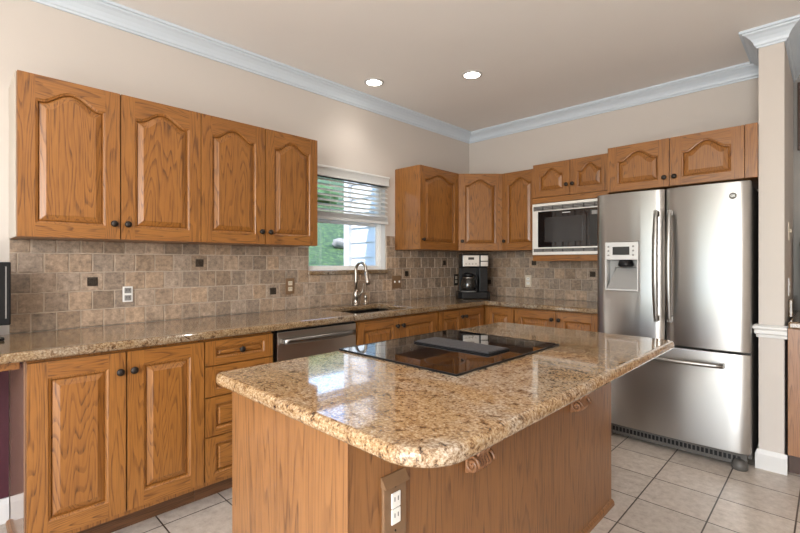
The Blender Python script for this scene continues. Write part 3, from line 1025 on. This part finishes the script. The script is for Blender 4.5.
tp = box(-0.105, 0.118, -0.095, 0.10, 0.271, 0.385, M['black']).build('brew_head', cm, bevel=0.008, seg=3)
pn = box(-0.094, 0.040, -0.101, -0.0955, 0.278, 0.372, M['chrome']).build('control_panel', tp, bevel=0.002)
box(-0.052, -0.004, -0.1035, -0.1015, 0.335, 0.356, M['screen']).build('clock', pn)
for i in range(4):
    MB().lathe([(0.006, 0), (0.006, 0.003), (0.004, 0.004)], M['midgray'], 10, (-0.07 + i * 0.027, -0.1012, 0.30), 'y').build('button', pn)
tk = box(0.052, 0.112, -0.100, -0.0955, 0.278, 0.372, M['chrome']).build('side_panel', tp, bevel=0.002)
box(0.050, 0.114, -0.102, -0.1005, 0.318, 0.326, M['black']).build('band', tk)
cg = plain('dark_carafe_glass', (0.02, 0.018, 0.016), 0.04, coat=0.6)
ca_ = thing('coffee_carafe', 'glass carafe on the coffee maker warming plate', 'carafe', (0.352, -0.438, CT), R(45))
ca_.scale = (1.16, 1.16, 1.12)
MB().lathe([(0.048, 0.0675), (0.058, 0.075), (0.064, 0.105), (0.060, 0.145), (0.046, 0.178), (0.040, 0.19)], cg, 26, (-0.042, -0.045, 0)).build('body', ca_)
MB().lathe([(0.044, 0.1905), (0.045, 0.205), (0.038, 0.215), (0.018, 0.222)], M['black'], 22, (-0.042, -0.045, 0)).build('lid', ca_)
MB().lathe([(0.0445, 0.176), (0.047, 0.178), (0.044, 0.186), (0.0425, 0.186)], M['chrome'], 22, (-0.042, -0.045, 0)).build('collar', ca_)
MB().tube([(0.0, -0.075, 0.196), (0.012, -0.100, 0.19), (0.018, -0.108, 0.15), (0.016, -0.104, 0.11), (0.004, -0.089, 0.10)], 0.008, M['black'], 10, flat=(1, 1.3)).build('handle', ca_)

# ------------------------------------------------------------------ microwave
mw = thing('microwave', 'built-in microwave with pale trim frame and black glass door', 'microwave', (0.985, 0, 1.276))
zi0, zi1 = 0.052, 0.502
box(0.022, wM - 0.022, -0.395, -0.03, zi0, zi1, M['black']).build('body', mw)
fy0, fy1 = -0.436, -0.4205
tr = MB()
tr.box(0.004, 0.052, fy0, fy1, 0.118, 0.428, M['mwframe']).box(wM - 0.052, wM - 0.004, fy0, fy1, 0.118, 0.428, M['mwframe'])
tr.box(0.004, wM - 0.004, fy0, fy1, 0.428, 0.436, M['mwframe']).box(0.004, wM - 0.004, fy0, fy1, 0.475, 0.497, M['mwframe'])
tr.box(0.004, wM - 0.004, fy0, fy1, 0.106, 0.118, M['mwframe']).box(0.004, wM - 0.004, fy0, fy1, 0.053, 0.078, M['mwframe'])
tr.box(0.004, 0.012, fy0, fy1, 0.078, 0.106, M['mwframe']).box(0.004, 0.012, fy0, fy1, 0.436, 0.475, M['mwframe'])
tr.box(wM - 0.012, wM - 0.004, fy0, fy1, 0.078, 0.106, M['mwframe']).box(wM - 0.012, wM - 0.004, fy0, fy1, 0.436, 0.475, M['mwframe'])
trim_o = tr.build('trim_frame', mw, bevel=0.0015)
for (za, zb) in ((0.079, 0.105), (0.437, 0.474)):
    g_ = MB()
    g_.box(0.0125, wM - 0.0125, fy0 + 0.008, fy1, za, zb, M['black'])
    nb = 7
    for i in range(nb):
        x0 = 0.016 + i * (wM - 0.03) / nb
        for q in range(3):
            zq = za + (zb - za) * (q + 0.2) / 3
            g_.box(x0, x0 + (wM - 0.03) / nb - 0.008, fy0 + 0.003, fy0 + 0.008, zq, zq + (zb - za) * 0.17, M['midgray'])
    g_.build('vent_grille', trim_o)
md = box(0.053, wM - 0.053, -0.428, -0.3955, 0.119, 0.427, M['blackgloss']).build('door', mw, bevel=0.002)
box(0.115, 0.44, -0.4290, -0.4281, 0.165, 0.375, plain('mesh_window', (0.035, 0.033, 0.033), 0.12)).build('door_window', md)
box(0.27, 0.34, -0.4288, -0.4281, 0.404, 0.411, M['photo_label']).build('maker_mark', md)
cpn = box(0.50, 0.622, -0.4288, -0.4281, 0.130, 0.418, M['screen']).build('control_panel', md)
box(0.515, 0.607, -0.4296, -0.4288, 0.375, 0.405, M['midgray']).build('display', cpn)

# ------------------------------------------------------------------ refrigerator
FX0, FX1 = 1.638, 2.531
fr = thing('refrigerator', 'stainless French door refrigerator with water dispenser', 'refrigerator', ((FX0 + FX1) / 2, -0.62, 0))
hwf = (FX1 - FX0) / 2
box(-hwf + 0.003, hwf - 0.003, 0.0, 0.58, 0.06, 1.735, M['grayside']).build('body', fr, bevel=0.004)


def bulge(x):
    """front face of the doors: gently bowed over the full width of each door, rolled at the outer edges"""
    return 0


def curved_panel(x0, x1, z0, z1, hole, name, parent, bow=0.016, yb=-0.006, yd=-0.070, n=16):
    xs = [x0 + (x1 - x0) * i / n for i in range(n + 1)]
    zs = [z0, z1]
    if hole:
        for q in (hole[0], hole[1]):
            i = min(range(1, n), key=lambda k: abs(xs[k] - q)); xs[i] = q
        zs = [z0, hole[2], hole[3], z1]

    def F(x):
        u = (x - x0) / (x1 - x0) * 2 - 1
        return yd - bow * (1 - u * u) + 0.010 * max(0, abs(u) - 0.93) / 0.07
    mb = MB()
    nx, nz = len(xs), len(zs)
    kf = mb.add([(x, F(x), z) for z in zs for x in xs])
    kb = mb.add([(x, yb, z) for z in zs for x in xs])
    K = lambda i, j: 0 <= i < nx - 1 and 0 <= j < nz - 1 and not (hole and hole[0] - 1e-6 < xs[i] and xs[i + 1] < hole[1] + 1e-6 and abs(zs[j] - hole[2]) < 1e-6)
    mt = M['steel']
    for i in range(nx - 1):
        for j in range(nz - 1):
            if not K(i, j): continue
            a = lambda ii, jj, k: k + jj * nx + ii
            mb.face((a(i, j, kf), a(i + 1, j, kf), a(i + 1, j + 1, kf), a(i, j + 1, kf)), mt, True)
            mb.face((a(i, j, kb), a(i, j + 1, kb), a(i + 1, j + 1, kb), a(i + 1, j, kb)), mt)
            if not K(i, j - 1): mb.face((a(i, j, kb), a(i + 1, j, kb), a(i + 1, j, kf), a(i, j, kf)), mt)
            if not K(i, j + 1): mb.face((a(i + 1, j + 1, kb), a(i, j + 1, kb), a(i, j + 1, kf), a(i + 1, j + 1, kf)), mt)
            if not K(i - 1, j): mb.face((a(i, j + 1, kb), a(i, j, kb), a(i, j, kf), a(i, j + 1, kf)), mt)
            if not K(i + 1, j): mb.face((a(i + 1, j, kb), a(i + 1, j + 1, kb), a(i + 1, j + 1, kf), a(i + 1, j, kf)), mt)
    return mb.build(name, parent, bevel=0.0035, seg=3, angle=50)


mid = (FX0 + FX1) / 2
dx0, dx1, dz0, dz1, dzs = 1.703 - mid, 1.925 - mid, 1.062, 1.408, 1.282
dl = curved_panel(-hwf, -0.006, 0.718, 1.755, (dx0, dx1, dz0, dz1), 'door', fr)
dr = curved_panel(0.002, hwf, 0.718, 1.755, None, 'door', fr)
df = curved_panel(-hwf, hwf, 0.105, 0.704, None, 'freezer_drawer', fr)
# vertical door handles
for (dd, hx_) in ((dl, -0.046), (dr, 0.032)):
    pth = []
    for i in range(17):
        u = i / 16
        pth.append((hx_, -0.118 - 0.026 * math.sin(math.pi * u), 0.868 + 0.742 * u))
    hm = MB().tube(pth, [0.0115 + 0.004 * min(1, 4 * min(i, 16 - i) / 16) for i in range(17)], M['handle'], 14, flat=(1.15, 0.8))
    hm.box(hx_ - 0.012, hx_ + 0.012, -0.128, -0.0755, 0.872, 0.908, M['handle']).box(hx_ - 0.012, hx_ + 0.012, -0.128, -0.0755, 1.57, 1.606, M['handle'])
    hm.build('handle', dd, bevel=0.002)
pth = [(-0.32 + 0.64 * i / 16, -0.122 - 0.030 * math.sin(math.pi * i / 16), 0.628) for i in range(17)]
hm = MB().tube(pth, 0.0155, M['handle'], 12)
hm.box(-0.325, -0.295, -0.130, -0.077, 0.615, 0.641, M['handle']).box(0.295, 0.325, -0.130, -0.077, 0.615, 0.641, M['handle'])
hm.build('handle', df)
# dispenser
dsp = MB()
yo_ = -0.094
fw_ = 0.010
dsp.box(dx0 + 0.001, dx1 - 0.001, yo_, -0.020, dzs, dz1 - 0.001, M['lightgray'])
dsp.box(dx0 + 0.001, dx0 + fw_, yo_, -0.020, dz0 + 0.001, dzs, M['lightgray']).box(dx1 - fw_, dx1 - 0.001, yo_, -0.020, dz0 + 0.001, dzs, M['lightgray'])
dsp.box(dx0 + fw_, dx1 - fw_, yo_, -0.020, dz0 + 0.001, dz0 + 0.012, M['lightgray'])
dsp.box(dx0 + fw_, dx1 - fw_, -0.026, -0.020, dz0 + 0.012, dzs, M['recess'])
dp = dsp.build('water_dispenser', dl, bevel=0.004)
dp['label'] = 'silver dispenser with dark display'
box(1.756 - mid, 1.868 - mid, yo_ - 0.0015, yo_ - 0.0002, 1.316, 1.374, M['screen']).build('display', dp)
for i in range(3):
    for sx in (1.728, 1.892):
        MB().lathe([(0.007, 0), (0.007, 0.002), (0.004, 0.003)], M['midgray'], 12, (sx - mid, yo_ - 0.0002, 1.315 + i * 0.03), 'y').build('button', dp)
cx_ = (dx0 + dx1) / 2 + 0.02
ch = MB()
ch.lathe([(0.040, 1.232), (0.050, 1.238), (0.052, 1.252), (0.040, 1.2815)], M['black'], 22, (cx_, -0.058, 0))
ch.build('spout', dp)
lip = MB()
kk = lip.add([(dx0 + fw_, -0.027, dz0 + 0.0125), (dx1 - fw_, -0.027, dz0 + 0.0125), (dx1 - fw_, -0.09, dz0 + 0.0125), (dx0 + fw_, -0.09, dz0 + 0.0125), (dx0 + 0.05, -0.027, dz0 + 0.17), (dx1 - fw_, -0.027, dz0 + 0.17), (dx1 - fw_, -0.040, dz0 + 0.16), (dx0 + 0.06, -0.040, dz0 + 0.16)])
for q in ((0, 1, 2, 3), (3, 2, 6, 7), (4, 7, 6, 5), (0, 3, 7, 4), (1, 5, 6, 2), (0, 4, 5, 1)):
    lip.face([kk + i for i in q], M['recess'])
lip.build('paddle', dp, bevel=0.003)
# badge
bx = 2.448 - mid
bdg = MB().lathe([(0.020, 0.0), (0.020, 0.003), (0.017, 0.0045)], M['midgray'], 24, (bx, -0.080, 1.668), 'y').lathe([(0.0165, 0.0047), (0.0160, 0.0052)], M['grayside'], 24, (bx, -0.080, 1.668), 'y').build('badge', dr)


def lettering(txt, size, mat, parent, loc, rot, name='lettering'):
    cu = bpy.data.curves.new('lettering_curve', 'FONT')
    cu.body = txt; cu.size = size; cu.extrude = 0.0004; cu.align_x = 'CENTER'; cu.align_y = 'CENTER'
    o = bpy.data.objects.new('tmp_text', cu); COL.objects.link(o)
    dg = bpy.context.evaluated_depsgraph_get()
    me = bpy.data.meshes.new_from_object(o.evaluated_get(dg))
    bpy.data.objects.remove(o)
    me.materials.clear(); me.materials.append(mat)
    n = bpy.data.objects.new(name, me); COL.objects.link(n)
    n.parent = parent; n.location = loc; n.rotation_euler = rot
    return n


lettering('GE', 0.019, M['chrome'], bdg, (bx, -0.0858, 1.668), (R(90), 0, 0))
# kick grille and feet
kg = MB().box(-hwf + 0.02, hwf - 0.02, -0.030, -0.001, 0.022, 0.100, M['grayside'])
for i in range(34):
    xx = -hwf + 0.05 + i * 0.0235
    kg.box(xx, xx + 0.016, -0.032, -0.030, 0.045, 0.075, M['black'])
kg.build('kick_grille', fr, bevel=0.001)
for sx in (-1, 1):
    MB().lathe([(0.038, 0.0), (0.042, 0.008), (0.042, 0.03), (0.036, 0.045), (0.020, 0.0605)], M['grayside'], 18, (sx * (hwf - 0.055), -0.035, 0)).build('foot', fr)
for sx in (-1, 1):
    box(sx * (hwf - 0.05) - 0.035, sx * (hwf - 0.05) + 0.035, -0.055, 0.06, 1.7355, 1.752 if sx < 0 else 1.752, M['grayside']).build('hinge_cover', fr, bevel=0.004) if False else None

# ------------------------------------------------------------------ island
IX0, IX1, IY0, IY1 = 1.44, 2.055, -3.372, -1.615
isl = thing('kitchen_island', 'oak veneer kitchen island base under the granite top', 'island', ((IX0 + IX1) / 2, (IY0 + IY1) / 2, 0))
ihx, ihy = (IX1 - IX0) / 2, (IY1 - IY0) / 2
zt = IT - 0.041
box(-ihx + 0.012, ihx - 0.008, -ihy + 0.008, ihy - 0.002, 0.0, zt, ISL).build('carcass', isl)
box(-ihx, ihx - 0.0005, -ihy, -ihy + 0.0075, 0.0, zt, ISL).build('end_panel', isl, bevel=0.001)
box(-ihx + 0.0, -ihx + 0.0115, -ihy + 0.008, ihy - 0.002, 0.10, zt, ISL).build('front_frame', isl)
box(ihx - 0.0075, ihx, -ihy + 0.0, ihy, 0.0, zt, ISL).build('back_panel', isl, bevel=0.001)
box(ihx - 0.05, ihx + 0.003, -ihy - 0.003, -ihy, 0.0, zt, ISL).build('corner_strip', isl, bevel=0.001)
bm_ = MB().sweep([(0, 0), (0.016, 0), (0.014, 0.016), (0.006, 0.026), (0, 0.028)], [(ihx + 0.0005, ihy + 0.0005), (ihx + 0.0005, -ihy - 0.004)][::-1], ISL)
bm_.build('base_moulding', isl)
# doors on the cooktop side (mirrored in nothing but real when seen from the other side)
for i in range(3):
    ya = -ihy + 0.02 + i * (2 * ihy - 0.03) / 3
    d_ = panel_door(isl, 0.0, (2 * ihy - 0.05) / 3, 0.13, 0.83, 0.0, stile=0.06, knob=(0.04, 0.62))
    d_.rotation_euler = (0, 0, R(-90)); d_.location = (-ihx, ya + (2 * ihy - 0.05) / 3, 0)

# slab
X0, X1, Y0, Y1 = 1.385, 2.346, -3.415, -1.60


def rounded(x0, x1, y0, y1, r):
    out = []
    cs = [(x0, y0, r[0], 180), (x1, y0, r[1], 270), (x1, y1, r[2], 0), (x0, y1, r[3], 90)]
    for (cx, cy, q, a0) in cs:
        ox = cx + (q if cx == x0 else -q); oy = cy + (q if cy == y0 else -q)
        n = 9
        for i in range(n + 1):
            a = R(a0 + 90 * i / n)
            out.append((ox + q * math.cos(a), oy + q * math.sin(a)))
    return out


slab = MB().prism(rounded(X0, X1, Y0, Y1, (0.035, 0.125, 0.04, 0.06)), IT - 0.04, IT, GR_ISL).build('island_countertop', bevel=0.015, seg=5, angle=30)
tag(slab, 'polished beige and gold granite slab with rounded corner on the island', 'countertop')
for p in slab.data.polygons: p.use_smooth = False

# corbels
for i, (y, lab) in enumerate(((-2.865, 'carved wooden corbel under the slab, nearest the rounded corner'), (-2.085, 'carved wooden corbel under the slab, nearest the refrigerator'))):
    c = thing('corbel', lab, 'corbel', (IX1 + 0.001, y, 0.60), 0, 'corbels under the island overhang')
    prof = [(0, 0.0), (0.018, 0.006), (0.030, 0.02), (0.034, 0.036), (0.028, 0.052), (0.036, 0.075), (0.058, 0.105), (0.088, 0.14), (0.112, 0.18), (0.118, 0.215), (0.124, 0.222), (0.124, 0.248), (0, 0.248)]
    bo = MB()
    kk = bo.add([(a, -0.040, b) for a, b in prof] + [(a, 0.040, b) for a, b in prof])
    n = len(prof)
    bo.face([kk + q for q in range(n)][::-1][::-1], M['corbel']); bo.face([kk + n + q for q in range(n)][::-1], M['corbel'])
    for q in range(n):
        j = (q + 1) % n
        bo.face((kk + q, kk + n + q, kk + n + j, kk + j), M['corbel'], False)
    bo.build('bracket', c, bevel=0.003)
    for s_ in (-1, 1):
        sc_ = MB()
        pth = []
        for q in range(28):
            a = q / 27 * 3.2 * math.pi
            rr = 0.030 * (1 - q / 34)
            pth.append((0.030 + rr * math.cos(a) * 0.9, s_ * 0.042, 0.036 + rr * math.sin(a)))
        sc_.tube(pth, 0.006, M['corbel'], 8)
        sc_.build('scroll', c)
    lf = MB()
    for q in range(-2, 3):
        lf.tube([(0.034, q * 0.013, 0.012), (0.046, q * 0.015, 0.035), (0.036, q * 0.013, 0.058), (0.052, q * 0.011, 0.09), (0.085, q * 0.008, 0.13)], [0.005, 0.009, 0.008, 0.007, 0.003], M['corbel'], 8)
    lf.build('leaf_carving', c)

# outlet on the island side (faces +x)
io = thing('island_outlet', 'white outlet in a brown wooden box on the island side', 'outlet', (IX1 + 0.0005, -3.222, 0.622), PI2)
box(-0.041, 0.041, -0.010, 0, -0.090, 0.062, M['brownplate']).build('cover_plate', io, bevel=0.002)
wd = MB().prism([(-0.022, 0.0625), (-0.010, 0.0625), (0, 0.0625), (0, 0.088), (-0.004, 0.088)], -0.043, 0.043, M['brownplate'], 'x')
wd.build('hood', io)
for s_ in (-1, 1):
    r_ = box(-0.0165, 0.0165, -0.0145, -0.0101, s_ * 0.021 - 0.020, s_ * 0.021 + 0.020, M['white']).build('receptacle', io, bevel=0.004)
    for xx in (-0.006, 0.006):
        box(xx - 0.0012, xx + 0.0012, -0.0150, -0.0146, s_ * 0.021 - 0.002, s_ * 0.021 + 0.009, M['dark']).build('slot', r_)
for zz in (0.055, -0.060):
    MB().lathe([(0.003, 0), (0.0025, 0.0015)], M['dark'], 10, (0, -0.0101, zz), 'y').build('screw', io)

# cooktop
CX0, CX1, CY0, CY1 = 1.395, 2.004, -2.880, -2.130
ck = thing('cooktop', 'black glass cooktop with centre downdraft vent set in the island', 'cooktop', ((CX0 + CX1) / 2, (CY0 + CY1) / 2, IT))
ax, ay = (CX1 - CX0) / 2, (CY1 - CY0) / 2
gl = box(-ax, ax, -ay, ay, 0.0005, 0.0065, M['blackgloss']).build('glass_top', ck, bevel=0.002)
ed = MB()
for q in ((-ax - 0.004, -ax, -ay - 0.004, ay + 0.004), (ax, ax + 0.004, -ay - 0.004, ay + 0.004), (-ax, ax, -ay - 0.004, -ay), (-ax, ax, ay, ay + 0.004)):
    ed.box(q[0], q[1], q[2], q[3], 0.0005, 0.0075, M['black'])
ed.build('edge_trim', ck)
vx0, vx1, vy0, vy1 = 1.520 - (CX0 + CX1) / 2, 1.918 - (CX0 + CX1) / 2, -2.556 - (CY0 + CY1) / 2, -2.400 - (CY0 + CY1) / 2
vg = MB().box(vx0, vx1, vy0, vy1, 0.0068, 0.013, M['black'])
vg.box(vx0 + 0.006, vx1 - 0.006, vy0 + 0.006, vy1 - 0.006, 0.013, 0.016, M['vent'])
for i in range(9):
    yy = vy0 + 0.014 + i * (vy1 - vy0 - 0.028) / 9
    vg.box(vx0 + 0.012, vx1 - 0.012, yy, yy + 0.007, 0.016, 0.0185, M['vent'])
vg.build('downdraft_grille', ck, bevel=0.001)
for (bx_, by_, rr) in ((-0.15, -0.24, 0.095), (0.15, -0.24, 0.075), (-0.15, 0.24, 0.075), (0.14, 0.24, 0.095)):
    MB().lathe([(rr - 0.002, 0.0066), (rr, 0.0068), (rr + 0.002, 0.0066)], M['ctop_line'], 40, (bx_, by_, 0), close=False).build('burner_ring', ck)

# ------------------------------------------------------------------ monitor at the far left
mo = thing('monitor', 'black flat screen monitor cut off by the left edge', 'monitor', (0.24, -4.10, CT), PI2)
sc0 = box(-0.255, 0.255, -0.030, 0.012, 0.070, 0.350, M['black']).build('housing', mo, bevel=0.005)
box(-0.235, 0.235, -0.0315, -0.0302, 0.095, 0.332, M['black']).build('screen', sc0)
box(0.236, 0.240, -0.0318, -0.0302, 0.10, 0.33, M['midgray']).build('bezel_line', sc0)
MB().box(-0.035, 0.035, 0.0125, 0.035, 0.014, 0.20, M['black']).build('neck', mo, bevel=0.004)
MB().prism([(-0.10, -0.09), (0.10, -0.09), (0.235, -0.02), (0.235, 0.02), (0.12, 0.10), (-0.12, 0.10), (-0.235, 0.02), (-0.235, -0.02)], 0.001, 0.0135, M['black']).build('stand', mo, bevel=0.004)

# ------------------------------------------------------------------ bar corner at the right edge
bc = thing('bar_cabinet', 'oak bar cabinet partly hidden behind the wall end', 'cabinet', (2.692, 0, 0))
box(0.0, 1.2, -0.57, 0.28, 0.125, 0.872, M['barwood']).build('carcass', bc, bevel=0.002)
box(0.0, 1.2, -0.50, 0.20, 0.0, 0.1245, M['darkwood']).build('toe_kick', bc)
bct = thing('bar_countertop', 'short granite bar top with side splash behind the wall end', 'countertop', (2.70, 0, 0.8735))
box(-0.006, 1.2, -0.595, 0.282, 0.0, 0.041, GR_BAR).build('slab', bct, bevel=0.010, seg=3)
box(-0.020, 0.0, -0.30, 0.282, 0.0415, 0.15, GR_BAR).build('side_splash', bct, bevel=0.003)
sw1 = thing('light_switch', 'ivory switch on the side face of the wall end', 'switch', (2.6765, -0.22, 1.465), R(90))
box(-0.036, 0.036, -0.006, 0, -0.058, 0.058, M['ivory']).build('cover_plate', sw1, bevel=0.002)
box(-0.006, 0.006, -0.016, -0.006, -0.008, 0.014, M['ivory']).build('toggle', sw1, bevel=0.002)
ou1 = thing('wall_outlet', 'grey outlet on the wall end above the bar top', 'outlet', (2.6765, -0.22, 1.105), R(90))
box(-0.036, 0.036, -0.006, 0, -0.058, 0.058, M['lightgray']).build('cover_plate', ou1, bevel=0.002)
for s_ in (-1, 1):
    box(-0.017, 0.017, -0.0085, -0.006, s_ * 0.021 - 0.015, s_ * 0.021 + 0.015, M['white']).build('receptacle', ou1, bevel=0.003)
pf = thing('picture_frame', 'dark framed grey picture hung high at the right edge', 'picture', (2.98, 0.288, 2.32))
fm = MB()
for q in ((-0.28, 0.28, 0.20, 0.245), (-0.28, 0.28, -0.245, -0.20), (-0.28, -0.25, -0.20, 0.20), (0.25, 0.28, -0.20, 0.20)):
    fm.box(q[0], q[1], -0.03, 0, q[2], q[3], M['darkwood'])
fm.build('frame', pf, bevel=0.003)
box(-0.25, 0.25, -0.015, -0.002, -0.20, 0.20, M['picture']).build('print', pf)
hu = thing('bar_hutch', 'dark brown wooden hutch standing on the bar top', 'hutch', (2.98, 0.19, 0.9156))
box(-0.255, 0.25, -0.08, 0.092, 0.0, 0.46, M['barwood']).build('carcass', hu, bevel=0.003)
box(-0.262, 0.26, -0.09, 0.094, 0.4605, 0.49, M['darkwood']).build('top', hu, bevel=0.003)
jar = tag(MB().lathe([(0.05, 0), (0.065, 0.03), (0.07, 0.09), (0.05, 0.15), (0.03, 0.18), (0.036, 0.205)], M['darkwood'], 20).build('vase'), 'dark vase on top of the brown hutch', 'vase')
jar.location = (2.80, 0.19, 1.4062)

# ------------------------------------------------------------------ recessed ceiling lights
def down_spot(x, y, power, parent=None):
    d = bpy.data.lights.new('downlight', 'SPOT')
    d.energy = power; d.color = (1, 0.94, 0.87); d.spot_size = R(125); d.spot_blend = 0.9; d.shadow_soft_size = 0.06
    o = bpy.data.objects.new('lamp_light', d); COL.objects.link(o)
    o.parent = parent
    o.location = (0, 0, -0.02) if parent else (x, y, H - 0.02)


def downlight(x, y, label):
    t = thing('ceiling_light', label, 'light', (x, y, H), 0, 'recessed ceiling lights')
    MB().lathe([(0.058, -0.003), (0.060, -0.007), (0.073, -0.005), (0.078, -0.001), (0.078, 0.0)][::-1], M['lightgray'], 32, close=False).build('trim_ring', t)
    MB().lathe([(0.0005, -0.0035), (0.059, -0.0035)][::-1], M['lamp'], 32, close=False).build('lamp', t)
    down_spot(0, 0, 9, t)


downlight(0.305, -1.70, 'recessed ceiling light nearest the sink wall')
downlight(0.937, -1.276, 'recessed ceiling light farther out from the sink wall')
# bare unseen spots added over the island and breakfast area to fill the room
for (x, y) in ((1.75, -2.5), (1.0, -3.6), (2.3, -4.6), (3.9, -2.6), (3.9, -4.8)):
    down_spot(x, y, 14)
